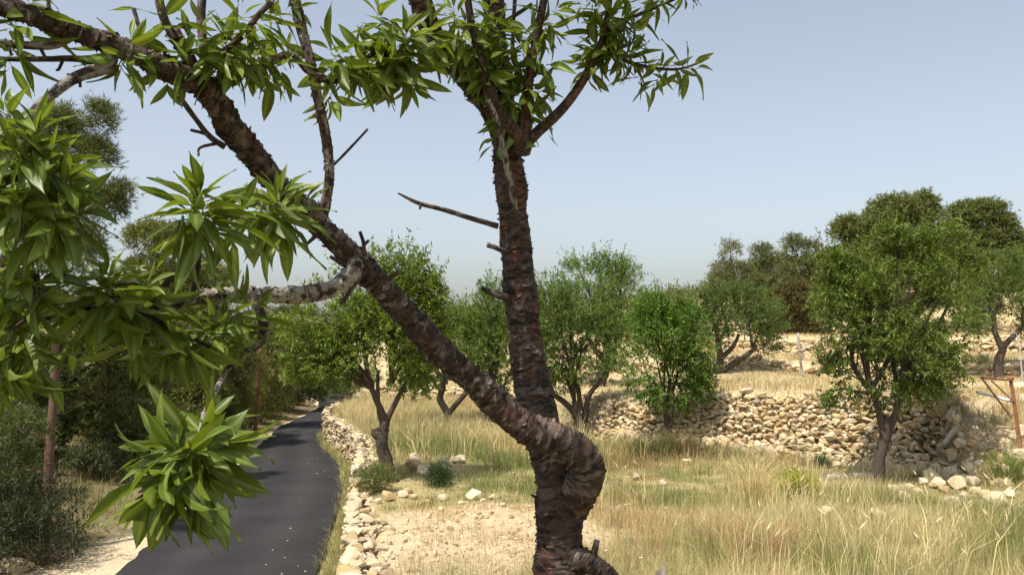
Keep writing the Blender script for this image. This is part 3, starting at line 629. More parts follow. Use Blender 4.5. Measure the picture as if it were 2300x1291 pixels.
ORD = 'first second third fourth fifth sixth seventh eighth ninth tenth eleventh twelfth thirteenth fourteenth fifteenth sixteenth seventeenth eighteenth nineteenth twentieth twenty-first twenty-second twenty-third twenty-fourth'.split()
und = "undergrowth in the wood left of the road"
k = 0
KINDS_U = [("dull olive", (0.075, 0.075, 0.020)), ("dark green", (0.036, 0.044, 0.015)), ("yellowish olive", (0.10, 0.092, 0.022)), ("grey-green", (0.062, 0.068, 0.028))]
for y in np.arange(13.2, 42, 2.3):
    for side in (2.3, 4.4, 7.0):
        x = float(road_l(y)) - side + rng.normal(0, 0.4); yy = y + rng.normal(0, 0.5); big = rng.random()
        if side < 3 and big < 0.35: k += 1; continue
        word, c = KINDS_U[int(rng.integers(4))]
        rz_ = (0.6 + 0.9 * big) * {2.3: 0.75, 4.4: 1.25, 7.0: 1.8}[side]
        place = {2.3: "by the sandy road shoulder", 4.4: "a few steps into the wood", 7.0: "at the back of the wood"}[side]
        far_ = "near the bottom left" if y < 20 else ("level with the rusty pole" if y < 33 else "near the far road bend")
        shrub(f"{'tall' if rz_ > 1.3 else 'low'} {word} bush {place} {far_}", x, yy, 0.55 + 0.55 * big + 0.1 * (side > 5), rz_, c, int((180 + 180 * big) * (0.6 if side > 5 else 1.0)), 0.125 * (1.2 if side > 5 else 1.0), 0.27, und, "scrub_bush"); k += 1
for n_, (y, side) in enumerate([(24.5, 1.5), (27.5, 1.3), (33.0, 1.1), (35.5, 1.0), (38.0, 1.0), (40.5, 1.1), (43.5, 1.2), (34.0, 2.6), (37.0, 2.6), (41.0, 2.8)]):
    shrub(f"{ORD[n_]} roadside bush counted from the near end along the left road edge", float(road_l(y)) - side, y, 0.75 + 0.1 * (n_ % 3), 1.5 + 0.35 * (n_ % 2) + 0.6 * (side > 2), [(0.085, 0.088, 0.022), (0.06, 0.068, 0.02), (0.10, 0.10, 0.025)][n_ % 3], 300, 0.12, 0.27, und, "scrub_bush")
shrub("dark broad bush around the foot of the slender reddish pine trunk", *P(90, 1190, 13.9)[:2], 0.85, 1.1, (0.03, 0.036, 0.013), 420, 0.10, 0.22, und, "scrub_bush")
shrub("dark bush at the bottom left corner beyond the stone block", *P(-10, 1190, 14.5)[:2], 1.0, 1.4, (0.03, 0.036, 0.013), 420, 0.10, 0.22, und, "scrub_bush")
q = on_ground(845, 1105); shrub("low green and brown shrub at the foot of the leaning roadside almond trunk", q[0], q[1], 0.36, 0.42, (0.12, 0.13, 0.035), 300, 0.06, 0.2, None)
q = on_ground(985, 1092); shrub("small dark green spiky shrub among the field boulders", q[0], q[1], 0.22, 0.34, (0.045, 0.075, 0.028), 240, 0.08, 0.14, None)
q = on_ground(1790, 1122); shrub("yellow flowering shrub in the grass before the rubble wall", q[0], q[1], 0.34, 0.42, (0.30, 0.29, 0.03), 240, 0.05, 0.3, None)
q = on_ground(1848, 1052); shrub("tiny dark green bush at the foot of the rubble wall", q[0], q[1], 0.16, 0.2, (0.035, 0.075, 0.035), 120, 0.05, 0.3, None)
q = on_ground(2085, 1040); shrub("dark green bush right of the large almond trunk", q[0], q[1], 0.26, 0.6, (0.04, 0.065, 0.02), 260, 0.06, 0.2, None)
q = on_ground(1300, 965); shrub("shaded bush at the corner of the retaining wall", q[0], q[1] - 0.3, 0.5, 0.7, (0.06, 0.075, 0.03), 260, 0.07, 0.2, None)

def dry_shrub(label, px, py, d, w, h, n, col):
    p0 = P(px, py, d); g = gz(p0[0], p0[1]); t = thing("dry_shrub", (p0[0], p0[1], g), label, "shrub"); mb = MB()
    for k in range(n):
        b = np.array([p0[0] + rng.normal(0, w * 0.45), p0[1] + rng.normal(0, w * 0.35), 0]); b[2] = gz(b[0], b[1]) - 0.03
        e = b + np.array([rng.normal(0, 0.4 * h), rng.normal(0, 0.35 * h), h * rng.uniform(0.4, 1.0)]); pth = limb_path(b, e, 0.22)
        tube(mb, pth, np.linspace(0.006, 0.003, len(pth)), 3, np.array(col) * rng.uniform(0.7, 1.25), cap=False)
        if k % 2: e2 = pth[6] + np.array([rng.normal(0, 0.2), rng.normal(0, 0.2), rng.uniform(0, 0.25)]); tube(mb, np.stack([pth[6], e2]), [0.004, 0.002], 3, np.array(col), cap=False)
    tag(mb.build("stems", M_bark_far, t), kind="stuff")
dry_shrub("tangle of grey dead stems beside the rusty gate", 2155, 930, 16.6, 0.7, 0.75, 150, (0.30, 0.25, 0.19))
dry_shrub("dead twigs heaped below the rusty gate", 2220, 950, 16.2, 0.5, 0.4, 90, (0.34, 0.28, 0.20))

# ------------------------------------------------------------------ loose rocks, each a thing
def rock(label, px, py, wpx, group=None, asp=(1.0, 0.85, 0.7), ci=None, e=None):
    q = on_ground(px, py); s = wpx * q[1] / FPX; sz = np.array(asp) * s; c = np.array([q[0], q[1], q[2] + sz[2] * 0.34])
    m = MB(); V, T = ROCKS[int(rng.integers(14))]; V = V * sz
    R = np.array(euler_m(e if e is not None else (rng.normal(0, .25), rng.normal(0, .25), rng.random() * 6)).to_3x3())
    ci = int(rng.integers(6)) if ci is None else ci
    m.add(V @ R.T, T, None, STONE_COLS[ci] * 0.95); o = m.build("rock", M_stone); o.location = Vector(c)
    return tag(o, label, "rock", group)
rock("tilted orange-tan slab of rock in the field, leftmost of the boulders", 936, 1062, 60, None, (1.1, 0.6, 0.5), 2, (-0.5, 0.6, 0.3))
rock("pale round boulder farthest back among the field boulders", 930, 1037, 26, None, (1, 0.9, 0.9), 3)
rock("large angular orange-brown boulder, middle of the field boulders", 993, 1072, 48, None, (1.0, 0.8, 0.75), 2)
rock("grey-tan boulder behind the orange-brown one in the field", 1000, 1045, 40, None, (1.1, 0.8, 0.6), 3)
rock("half buried pale boulder left of the orange-brown one", 955, 1068, 40, None, (1, 0.9, 0.7), 1)
rock("grey boulder, rightmost of the field boulders", 1030, 1040, 34, None, (1.1, 0.8, 0.6), 3)
g1 = "stones lining the top of the bare bank"
for n_, (px, py, w) in enumerate(sorted([(872, 1124, 34), (905, 1118, 26), (930, 1122, 24), (918, 1108, 22), (850, 1130, 20), (995, 1125, 26), (1010, 1120, 14), (1062, 1122, 38), (1036, 1135, 16), (1108, 1122, 20), (1130, 1138, 16), (990, 1146, 14), (1085, 1128, 16), (960, 1130, 14), (1030, 1140, 10), (1150, 1142, 12)])):
    rock(f'{ORD[n_]} pale limestone lump from the left along the top of the bare bank', px, py, w * 1.05, g1)
g2 = "rubble heap at the lower right"
for n_, (px, py, w) in enumerate(sorted([(2010, 1112, 34), (2030, 1126, 32), (2095, 1082, 40), (2130, 1075, 44), (2160, 1070, 30), (2105, 1096, 36), (2150, 1098, 44), (2185, 1088, 30), (2060, 1110, 22), (2120, 1108, 26), (2240, 1135, 46), (2215, 1120, 30), (2265, 1118, 30), (2140, 1137, 34), (2175, 1058, 22), (2225, 1075, 32), (2075, 1090, 26), (2190, 1108, 24), (2260, 1160, 26), (2285, 1150, 24), (2045, 1098, 18), (2200, 1055, 26), (2080, 1120, 16), (2165, 1120, 22)])):
    rock(f'{ORD[n_]} pale chunk from the left in the loose rubble heap at the lower right', px, py, w * 1.15, g2)
g3 = "rocks on the bank under the rusty gate"
for n_, (px, py, w) in enumerate(sorted([(2250, 985, 38), (2285, 990, 34), (2230, 1000, 28), (2290, 1030, 40), (2270, 965, 22), (2255, 1020, 24), (2180, 1010, 24), (2300, 905, 26), (2292, 880, 30), (2220, 965, 24), (2150, 890, 36), (2120, 900, 36), (2170, 900, 24), (2135, 915, 44)])):
    rock(f'{ORD[n_]} pale boulder from the left on the slope around the rusty gate', px, py, w * 1.15, g3)
g4 = "stones half hidden in the foreground grass"
for n_, (px, py, w) in enumerate(sorted([(1855, 1160, 34), (1975, 1170, 44), (1430, 1078, 22), (1545, 1045, 22), (1350, 1022, 16), (2255, 1205, 34), (1700, 1095, 12), (2210, 808, 22), (1490, 1090, 18)])):
    rock(f'{ORD[n_]} lone pale stone from the left half hidden in the grass', px, py, w * 1.15, g4)
rock("white boulder on the terrace edge below the pale almond trunk", 2207, 812, 22, None)
rock("pale boulder heap above the retaining wall behind the small twin-trunk almond", 1675, 886, 30, None, (1.3, 0.8, 0.45), 3, (0.1, 0.1, 0.4))
rock("big pale boulder by the thick almond trunk above the wall end", 1315, 862, 40, None, (1.1, 0.8, 0.8), 1)
rock("block of stone at the left shoulder of the road near the bottom", 30, 1282, 70, None, (1.2, 0.8, 0.5), 4)
rock("chipped rock leaning at the head of the road wall", 792, 1152, 44, None, (1, .9, .7), 1)

# pebbles and clods lying on the bare soil and the shoulder
mb = MB(); n = 2600
px_ = np.concatenate([rng.normal(-0.5, 0.95, 1300), rng.uniform(-9, 3, 800)]); py_ = np.concatenate([rng.normal(11, 1.7, 1300), rng.uniform(9, 30, 800)])
for x, y in zip(px_, py_):
    if y < 6: continue
    rl_ = float(road_l(y)); wx_ = float(wall_x(y))
    if wx_ > x > rl_ or x < rl_ - 1.6: continue
    if x > wx_ and bare_mask(np.array([x]), np.array([y]))[0] < 0.25 and rng.random() < 0.8: continue
    s = 0.012 + 0.05 * rng.random() ** 3; V, T = ROCKS_LO[int(rng.integers(14))]
    mb.add(V * s * np.array([1.2, 1, 0.8]) @ np.array(euler_m(tuple(rng.random(3) * 6)).to_3x3()) + np.array([x, y, gz(x, y) + s * 0.2]), T, None, STONE_COLS[int(rng.integers(6))] * rng.uniform(0.9, 1.1))
tag(mb.build("pebbles", M_stone), "small stones and clods strewn over the bare soil and the road shoulder", "pebbles", kind="stuff")
mb = MB()
for _ in range(300):
    x = rng.normal(-0.5, 0.9); y = rng.normal(10.9, 1.5)
    if x < float(wall_x(y)) + 0.25 or bare_mask(np.array([x]), np.array([y]))[0] < 0.3: continue
    s_ = 0.025 + 0.08 * rng.random() ** 3; V, T = ROCKS[int(rng.integers(14))]
    mb.add(V * s_ * np.array([1.3, 1.1, 0.8]) @ np.array(euler_m(tuple(rng.random(3) * 6)).to_3x3()) + np.array([x, y, gz(x, y) + s_ * 0.1]), T, None, np.array([0.57, 0.44, 0.27]) * rng.uniform(0.9, 1.1))
tag(mb.build("soil_clods", M_ground), "clods of crumbled earth on the bare bank", "clods", kind="stuff")
mb = MB()
for _ in range(20):                       # crumbs of chalk on the asphalt
    y = rng.uniform(11, 26); a, b = float(road_l(y)), float(road_r(y)); x = b - (b - a) * abs(rng.normal(0.06, 0.16)) - 0.05
    if x < a + 0.1 or x > b: continue
    s = rng.uniform(0.008, 0.028); V, T = ROCKS[int(rng.integers(14))]; w_ = (x - a) / (b - a)
    mb.add(V * s * np.array([1.4, 1, 0.5]) + np.array([x, y, float(road_z(y)) + 0.02 + 0.03 * (1 - (2 * w_ - 1) ** 2) + s * 0.15]), T, None, (0.6, 0.56, 0.5))
tag(mb.build("chalk_crumbs", M_stone), "white crumbs of stone scattered on the asphalt near the wall", "crumbs", kind="stuff")

# ------------------------------------------------------------------ man-made bits
def rod(mb, a, b, r, col, sides=8, wob=0.0, n=6):
    a = np.asarray(a, float); b = np.asarray(b, float); tube(mb, a + (b - a) * np.linspace(0, 1, n)[:, None], r, sides, col, wob=wob)
RUST = np.array([0.30, 0.13, 0.07])
def pole(label, px, py_top, d, wpx, name, colr, mat, cat, lean=0.0):
    p1 = P(px + lean, py_top, d); p0 = P(px, 0, d); x0 = XatD(px, d); g = gz(x0, d); t = thing(name, (x0, d, g), label, cat)
    r = wpx * d / FPX / 2; mb = MB(); rod(mb, (x0, d, g - 0.1), p1, np.linspace(r * 1.08, r * 0.92, 8), colr, 10, 0.05, 8); sh = mb.build("shaft", mat, t, True)
    mb = MB(); rod(mb, p1 + np.array([0, 0, 0.0]), p1 + np.array([0, 0, r * 0.9]), np.array([r * 0.9, r * 0.75, r * 0.4]), colr * 0.8, 10, 0, 3); mb.build("cap", mat, sh, True)
    return t
pole("slim rust-brown pole standing at the left edge of the road", 577, 772, 31.5, 9, "rusty_pole", RUST * 0.7, M_rust, "pole", 7)
# grey fence post with a coil of wire
x0 = XatD(1800, 26.5); g = gz(x0, 26.5); t = thing("fence_post", (x0, 26.5, g), "grey post with a coil of wire on the upper terrace", "post")
mb = MB(); rod(mb, (x0, 26.5, g - 0.1), P(1792, 748, 26.5), 0.042, (0.36, 0.33, 0.31), 7, 0.15, 10); sh = mb.build("shaft", M_pipe, t, True)
c0 = P(1794, 796, 26.4); mb = MB()
for k in range(4):
    a = np.linspace(0, 2 * math.pi, 26); rr_ = rng.uniform(0.07, 0.15); tube(mb, c0 + np.stack([rr_ * np.cos(a) + rng.normal(0, 0.05), -0.06 + 0.06 * np.sin(a * 2), 0.8 * rr_ * np.sin(a) + rng.normal(0, 0.03) * np.ones_like(a)], -1), 0.007, 4, (0.09, 0.075, 0.07), cap=False)
mb.build("wire_coil", M_rust, sh)
mb = MB(); rod(mb, P(1796, 830, 26.4), P(1822, 860, 25.5), 0.008, (0.2, 0.17, 0.15), 4); mb.build("wire_end", M_rust, sh)
x0 = XatD(2292, 25); g = gz(x0, 25); t = thing("fence_post", (x0, 25, g), "thin grey stake with a crooked prop at the right edge", "post")
mb = MB(); rod(mb, (x0, 25, g - 0.1), P(2288, 755, 25), 0.022, (0.4, 0.38, 0.36), 6); mb.build("shaft", M_pipe, t)
mb = MB(); tube(mb, crom([P(2292, 800, 25), P(2284, 752, 25.02), P(2274, 748, 25.04)], 6), 0.012, 5, (0.36, 0.34, 0.32)); mb.build("prop", M_pipe, t)
# rusty gate frame
gd = 16.2; gp = P(2290, 935, gd); t = thing("gate_frame", (gp[0], gp[1], gz(gp[0], gp[1])), "rusty iron gate frame leaning on the bank at the right edge", "gate")
for nm, a, b, r in [("top_bar", (2202, 848), (2272, 853), 0.022), ("post", (2270, 851), (2292, 938), 0.038), ("brace", (2203, 846), (2272, 938), 0.018), ("brace", (2227, 855), (2278, 902), 0.014), ("hinge_plate", (2262, 848), (2278, 849), 0.035)]:
    A = P(*a, gd); B = P(*b, gd - 0.05)
    if nm == "post": B[2] = min(B[2], gz(B[0], B[1]) - 0.05)
    mb = MB(); rod(mb, A, B, r, RUST * rng.uniform(0.6, 1.0), 4 if nm != "post" else 4, 0.08, 6); o_ = mb.build(nm, M_rust, gate_post if nm == 'hinge_plate' else t)
    if nm == 'post': gate_post = o_
def pipe(label, a, b, r, colr, name="pipe", da=0, db=0, cat="pipe"):
    A = on_ground(*a); B = on_ground(*b); A[2] += r * 0.7 + da; B[2] += r * 0.7 + db
    t = thing(name, A, label, cat); n = 10; pth = A + (B - A) * np.linspace(0, 1, n)[:, None]
    mb = MB(); tube(mb, pth, r, 12, colr, cap=False, wob=0.06); mb.build("shell", M_pipe, t, True)
    dv = norm(B - A)
    for E, s in ((A, -1), (B, 1)):
        mb = MB(); tube(mb, np.stack([E + s * dv * 0.0, E + s * dv * 0.02]), [r * 1.1, r * 1.1], 12, np.array(colr) * 0.95, cap=False); tube(mb, np.stack([E + s * dv * 0.019, E - s * dv * 0.03]), [r * 0.85, r * 0.85], 12, np.array(colr) * 0.8); mb.build("rim", M_pipe, t)
pipe("fallen grey cement pipe behind the large almond trunk", (1855, 1078), (2052, 1066), 0.06, (0.36, 0.36, 0.35))
pipe("pale weathered pipe slanting down the rubble bank", (2098, 1048), (2150, 1000), 0.05, (0.55, 0.54, 0.51), da=0.06, db=0.10)
A = P(2196, 880, 16.8); B = P(2278, 902, 16.3); t = thing("pipe", B, "white rail lying across behind the rusty gate", "pipe")
mb = MB(); rod(mb, A, B, 0.03, (0.72, 0.70, 0.66), 8, 0.03); mb.build("shell", M_pipe, t, True); mb = MB(); rod(mb, A - norm(B - A) * 0.02, A, 0.034, (0.5, 0.48, 0.45), 8, 0, 2); mb.build("rim", M_pipe, t)

# cut stump and log in the foreground grass
def stump(label, px, py, d, wpx, hpx, lean, name="tree_stump"):
    p = P(px, py, d); g = gz(p[0], p[1]); t = thing(name, (p[0], p[1], g), label, "stump"); top = P(px + lean, py - hpx, d); base = np.array([p[0], p[1], min(p[2], g) - 0.1])
    r = wpx * d / FPX / 2
    for nm, sc_, off, c in (("wood", (2.0 * r, 1.7 * r, 5.0 * r), -2.4 * r, (0.17, 0.14, 0.12)), ("splinter", (1.0 * r, 0.8 * r, 3.2 * r), -1.3 * r, (0.26, 0.22, 0.19))):
        V, T = ROCKS[3 if nm == "wood" else 5]; Vs = V * np.array(sc_); k = np.clip((Vs[:, 2:3] / sc_[2] + 0.5), 0, 1); Vs[:, :2] *= 1.25 - 0.85 * k
        mb = MB(); mb.add(Vs + top + np.array([0.4 * r if nm == "splinter" else 0, -0.3 * r if nm == "splinter" else 0, off]), T, None, c); mb.build(nm, M_bark_far, t)
stump("pointed grey stump poking out of the grass at the bottom edge", 1488, 1300, 6.2, 40, 30, -6)

# ------------------------------------------------------------------ the near almond tree
base = P(1262, 1291, 2.4); g0 = gz(base[0], base[1])
tree = thing("almond_tree", (base[0], base[1], g0), "near almond tree with dark flaking bark and a limb crossing to the upper left", "tree")
FLAKES = MB(); LIMBS = []
def bark_cols(th, s, seed, pale, red):
    n1 = vnoise(np.stack([np.cos(th) * 1.3 + seed, np.sin(th) * 1.3, s * 62], -1)); n2 = 0.6 * vnoise(np.stack([np.cos(th) * 1.6 + seed, np.sin(th) * 1.6 + 9, s * 150], -1)) + 0.4 * vnoise(np.stack([np.cos(th) * 5 + seed, np.sin(th) * 5 + 9, s * 260], -1)); n3 = vnoise(np.stack([np.cos(th) * 1.2 + seed + 4, np.sin(th) * 1.2, s * 9], -1))
    dark = np.array([0.020, 0.014, 0.011]); mid = np.array([0.058, 0.039, 0.030]); gry = np.array([0.27, 0.24, 0.205]); rd = np.array([0.15, 0.058, 0.036])
    a = sstep(0.30, 0.62, n2)[..., None]; c = dark * (1 - a) + mid * a
    b = np.clip((sstep(0.50, 0.72, n1 + 0.28 * max(pale - 0.9, 0) / 0.2) * sstep(0.30, 0.6, n2 + 0.1 * max(pale - 0.9, 0) / 0.2))[..., None] * min(pale, 1.0), 0, 1); c = c * (1 - b) + gry * b
    r = (sstep(0.52, 0.70, n3) * sstep(0.35, 0.7, n2))[..., None] * red; c = c * (1 - r) + rd * r
    return c
def bark_limb(name, ctrl, amp=0.004, sides=40, step=0.0035, pale=0.7, red=0.5, parent=None, flakes=0, seed=0.0, knots=(), end=True):
    """ctrl rows: px, py, depth, width px -> a continuous limb with ridged, ring-cracked bark"""
    ctrl = np.array([np.append(P(a, b, d), w * (0.91 if w > 40 else 1.0) * d / FPX / 2) for a, b, d, w in ctrl])
    per = 14; q = crom(ctrl, per); seg = np.linalg.norm(np.diff(q[:, :3], axis=0), axis=1); s = np.concatenate([[0], np.cumsum(seg)])
    m = max(12, int(s[-1] / step)); si = np.linspace(0, s[-1], m); q = np.stack([np.interp(si, s, q[:, k]) for k in range(4)], -1)
    path = q[:, :3]; rad = q[:, 3]; t, n, b = frames(path)
    th = np.linspace(0, 2 * math.pi, sides, endpoint=False); TH, S = np.meshgrid(th, si); R = np.broadcast_to(rad[:, None], TH.shape).copy()
    Sw = S + 0.022 * (vnoise(np.stack([np.cos(TH) * 1.5 + seed, np.sin(TH) * 1.5, S * 16], -1)) - 0.5) + 0.010 * (vnoise(np.stack([np.cos(TH) * 4 + seed, np.sin(TH) * 4, S * 50], -1)) - 0.5)
    f = lambda k, kz, o: vnoise(np.stack([np.cos(TH) * k + seed * 3 + o, np.sin(TH) * k + o, Sw * kz], -1))
    lump = f(1.0, 9, 1) - 0.5; ring = 1 - np.abs(2 * f(2.0, 78, 2) - 1); fine = f(5, 200, 5) - 0.5; patch = f(1.4, 20, 8)
    k = amp / 0.004
    R *= 1 + 0.20 * lump + 0.10 * (f(1.5, 26, 17) - 0.5)
    for (ks, kth, kr, ka) in knots: R += ka * np.exp(-((S - ks * s[-1]) / kr) ** 2) * np.exp(-(np.angle(np.exp(1j * (TH - kth))) / 0.7) ** 2)
    R += k * (0.0026 * (ring - 0.55) * (0.3 + 1.2 * patch) + 0.0018 * fine + 0.0022 * sstep(0.5, 0.62, patch))
    V = path[:, None, :] + R[..., None] * (np.cos(TH)[..., None] * n[:, None, :] + np.sin(TH)[..., None] * b[:, None, :])
    C = bark_cols(TH, Sw, seed, pale, red)
    i = np.arange(m - 1)[:, None] * sides; j = np.arange(sides)[None]; j2 = (j + 1) % sides
    Q = np.stack([i + j, i + j2, i + sides + j2, i + sides + j], -1).reshape(-1, 4)
    mb = MB(); Vf = np.vstack([V.reshape(-1, 3), path[0], path[-1]]); kk = m * sides
    T = [[kk, (x + 1) % sides, x] for x in range(sides)] + [[kk + 1, (m - 1) * sides + x, (m - 1) * sides + (x + 1) % sides] for x in range(sides)]
    Cf = np.vstack([C.reshape(-1, 3), C[0, 0], (0.3, 0.25, 0.2)])
    mb.add(Vf, T, Q, Cf)
    if name == 'spur': parent = min(LIMBS, key=lambda l: np.linalg.norm(l[1] - path[0], axis=1).min())[0]
    o = mb.build(name, M_bark, parent or tree, True)
    if name != 'spur': LIMBS.append((o, path))
    # curling scales of bark standing off the surface
    if flakes:
        fi = rng.integers(2, m - 3, flakes); fj = rng.integers(0, sides, flakes)
        ctr = V[fi, fj]; out = norm(ctr - path[fi]); tg = t[fi]; cr_ = np.cross(tg, out)
        ln = rng.uniform(0.006, 0.022, flakes) * (0.5 + 0.5 * k); ht = rng.uniform(0.003, 0.008, flakes); lift = rng.uniform(0.001, 0.0045, flakes) * k
        sgn = rng.choice([-1, 1], flakes)[:, None]
        a0 = ctr - cr_ * ln[:, None] * 0.5; a1 = ctr + cr_ * ln[:, None] * 0.5; up = tg * ht[:, None] * sgn
        V6 = np.stack([a0 - out * 0.002, ctr - out * 0.0015, a1 - out * 0.002, a0 + up + out * (lift * rng.uniform(0, 1, flakes))[:, None], ctr + up * 1.2 + out * lift[:, None], a1 + up + out * (lift * rng.uniform(0, 1, flakes))[:, None]], 1).reshape(-1, 3)
        z = np.arange(flakes)[:, None] * 6; Qf = np.concatenate([z + np.array([0, 1, 4, 3]), z + np.array([1, 2, 5, 4])])
        FLAKES.add(V6, None, Qf, np.repeat(C[fi, fj] * rng.uniform(0.8, 1.7, (flakes, 1)), 6, 0))
    return o
bark_limb("trunk", [(1290, 1900, 2.42, 190), (1275, 1600, 2.42, 150), (1266, 1400, 2.40, 128), (1258, 1291, 2.4, 112), (1256, 1200, 2.4, 102), (1252, 1120, 2.4, 98), (1240, 1050, 2.41, 92), (1222, 980, 2.44, 90), (1204, 910, 2.46, 86), (1188, 820, 2.47, 80), (1174, 720, 2.48, 76), (1164, 620, 2.48, 72), (1155, 520, 2.48, 74), (1148, 440, 2.48, 72), (1140, 360, 2.48, 72), (1128, 260, 2.48, 62), (1118, 150, 2.48, 56), (1110, 40, 2.48, 50), (1104, -120, 2.48, 44)],
          0.0066, 56, 0.0034, 0.16, 0.7, flakes=2200, seed=1.0, knots=[(0.60, 1.5, 0.03, 0.012), (0.44, 4.0, 0.04, 0.010), (0.30, 3.6, 0.05, 0.014), (0.22, 5.2, 0.06, 0.014), (0.36, 2.4, 0.04, 0.012), (0.70, 4.6, 0.03, 0.009)])
bark_limb("limb", [(1236, 1230, 2.46, 60), (1256, 1168, 2.425, 84), (1296, 1108, 2.37, 90), (1320, 1058, 2.325, 84), (1300, 1016, 2.295, 82), (1248, 992, 2.28, 80), (1185, 962, 2.26, 76), (1100, 888, 2.22, 66), (1000, 800, 2.16, 60), (900, 690, 2.10, 60), (812, 592, 2.02, 54), (705, 495, 1.92, 50), (605, 395, 1.80, 52), (530, 300, 1.70, 54), (470, 212, 1.62, 54), (400, 168, 1.56, 50), (300, 122, 1.49, 46), (200, 84, 1.44, 40), (100, 45, 1.40, 40), (0, 16, 1.36, 42), (-140, -40, 1.3, 38)],
          0.0052, 48, 0.0032, 0.42, 0.35, flakes=1500, seed=5.0, knots=[(0.30, 1.0, 0.03, 0.012), (0.42, 3.2, 0.03, 0.012), (0.52, 2.0, 0.03, 0.012), (0.62, 4.5, 0.025, 0.009), (0.75, 1.5, 0.025, 0.008), (0.22, 4.0, 0.03, 0.009)])
bark_limb("limb", [(1112, 262, 2.47, 50), (1085, 215, 2.44, 62), (1040, 160, 2.38, 62), (990, 110, 2.32, 60), (955, 40, 2.26, 54), (930, -60, 2.2, 48)], 0.005, 40, 0.0036, 0.4, 0.6, flakes=500, seed=9.0)
bark_limb("root_limb", [(1262, 1236, 2.40, 50), (1310, 1256, 2.35, 46), (1366, 1296, 2.33, 42), (1430, 1380, 2.32, 46)], 0.006, 36, 0.0036, 0.5, 0.5, flakes=300, seed=12.0)
bark_limb("branch", [(800, 590, 2.0, 38), (782, 622, 1.97, 38), (740, 650, 1.93, 36), (670, 662, 1.87, 33), (600, 663, 1.82, 31), (520, 662, 1.76, 31), (440, 668, 1.70, 30), (395, 680, 1.66, 30), (330, 690, 1.60, 28), (200, 682, 1.5, 26), (130, 664, 1.44, 26), (78, 652, 1.40, 30)],
          0.0026, 28, 0.0036, 1.1, 0.25, flakes=500, seed=14.0)
bark_limb("branch", [(722, 480, 1.93, 30), (732, 450, 1.92, 24), (740, 390, 1.9, 22), (732, 310, 1.88, 22), (716, 230, 1.85, 20), (698, 140, 1.82, 20), (676, 60, 1.8, 22), (655, -30, 1.78, 22)], 0.0018, 22, 0.004, 0.9, 0.2, flakes=160, seed=17.0)
bark_limb("branch", [(462, 200, 1.62, 34), (440, 160, 1.60, 30), (412, 112, 1.585, 27), (388, 70, 1.575, 30)], 0.002, 22, 0.004, 0.7, 0.6, flakes=40, seed=19.0)
bark_limb("branch", [(395, 90, 1.57, 18), (368, 40, 1.56, 18), (352, -30, 1.55, 18)], 0.0012, 16, 0.005, 0.5, 1.0, seed=20.0)
bark_limb("branch", [(465, 190, 1.64, 26), (458, 120, 1.66, 22), (452, 50, 1.67, 20), (455, -30, 1.68, 20)], 0.0014, 16, 0.005, 0.7, 0.8, seed=21.0)
bark_limb("branch", [(452, 152, 1.60, 15), (500, 118, 1.58, 14), (545, 80, 1.56, 13), (580, 35, 1.55, 12), (612, 5, 1.55, 14)], 0.001, 14, 0.005, 0.2, 1.0, seed=22.0)
bark_limb("branch", [(482, 188, 1.64, 26), (540, 164, 1.67, 20), (600, 142, 1.70, 18), (655, 122, 1.73, 14), (690, 160, 1.75, 12), (730, 175, 1.78, 12)], 0.0014, 16, 0.005, 0.9, 0.5, seed=23.0)
bark_limb("branch", [(248, 120, 1.47, 34), (240, 148, 1.455, 30), (190, 165, 1.43, 25), (150, 185, 1.41, 24), (115, 215, 1.39, 19), (85, 238, 1.37, 17), (60, 275, 1.35, 15)], 0.0016, 20, 0.004, 1.0, 0.2, seed=25.0)
bark_limb("branch", [(160, 78, 1.43, 26), (128, 98, 1.42, 22), (80, 103, 1.41, 18), (20, 98, 1.40, 18), (-30, 98, 1.39, 18)], 0.0014, 18, 0.004, 1.0, 0.2, seed=27.0)
bark_limb("branch", [(225, 140, 1.46, 16), (170, 133, 1.45, 14), (110, 133, 1.44, 13), (40, 134, 1.43, 11), (-10, 132, 1.42, 10)], 0.001, 12, 0.005, 0.3, 0.3, seed=28.0)
bark_limb("branch", [(505, 330, 1.70, 14), (470, 306, 1.68, 13), (440, 268, 1.66, 11), (410, 228, 1.645, 11), (388, 205, 1.63, 10)], 0.001, 12, 0.005, 0.4, 0.4, seed=29.0)
bark_limb("branch", [(1172, 345, 2.42, 42), (1172, 318, 2.40, 40), (1140, 275, 2.36, 24), (1105, 215, 2.32, 22), (1080, 140, 2.28, 20), (1062, 70, 2.25, 18), (1048, -20, 2.22, 16)], 0.001, 18, 0.005, 0.1, 0.8, seed=30.0)
bark_limb("branch", [(1172, 318, 2.41, 32), (1180, 260, 2.39, 26), (1190, 170, 2.36, 22), (1206, 80, 2.34, 20), (1228, -30, 2.32, 18)], 0.001, 16, 0.005, 0.1, 0.9, seed=31.0)
bark_limb("branch", [(1176, 330, 2.41, 30), (1205, 300, 2.40, 25), (1262, 246, 2.40, 22), (1312, 176, 2.40, 20), (1348, 104, 2.40, 17), (1364, 40, 2.40, 14), (1372, -30, 2.4, 12)], 0.001, 18, 0.005, 0.15, 0.9, seed=32.0)
bark_limb("branch", [(1352, 98, 2.4, 10), (1390, 130, 2.41, 9), (1450, 150, 2.42, 8), (1520, 156, 2.43, 6), (1575, 140, 2.44, 4)], 0.0006, 10, 0.006, 0.1, 0.9, seed=33.0)
bark_limb("branch", [(1358, 70, 2.4, 9), (1420, 40, 2.4, 8), (1500, 5, 2.4, 7), (1560, -20, 2.4, 6)], 0.0006, 10, 0.006, 0.1, 0.9, seed=34.0)
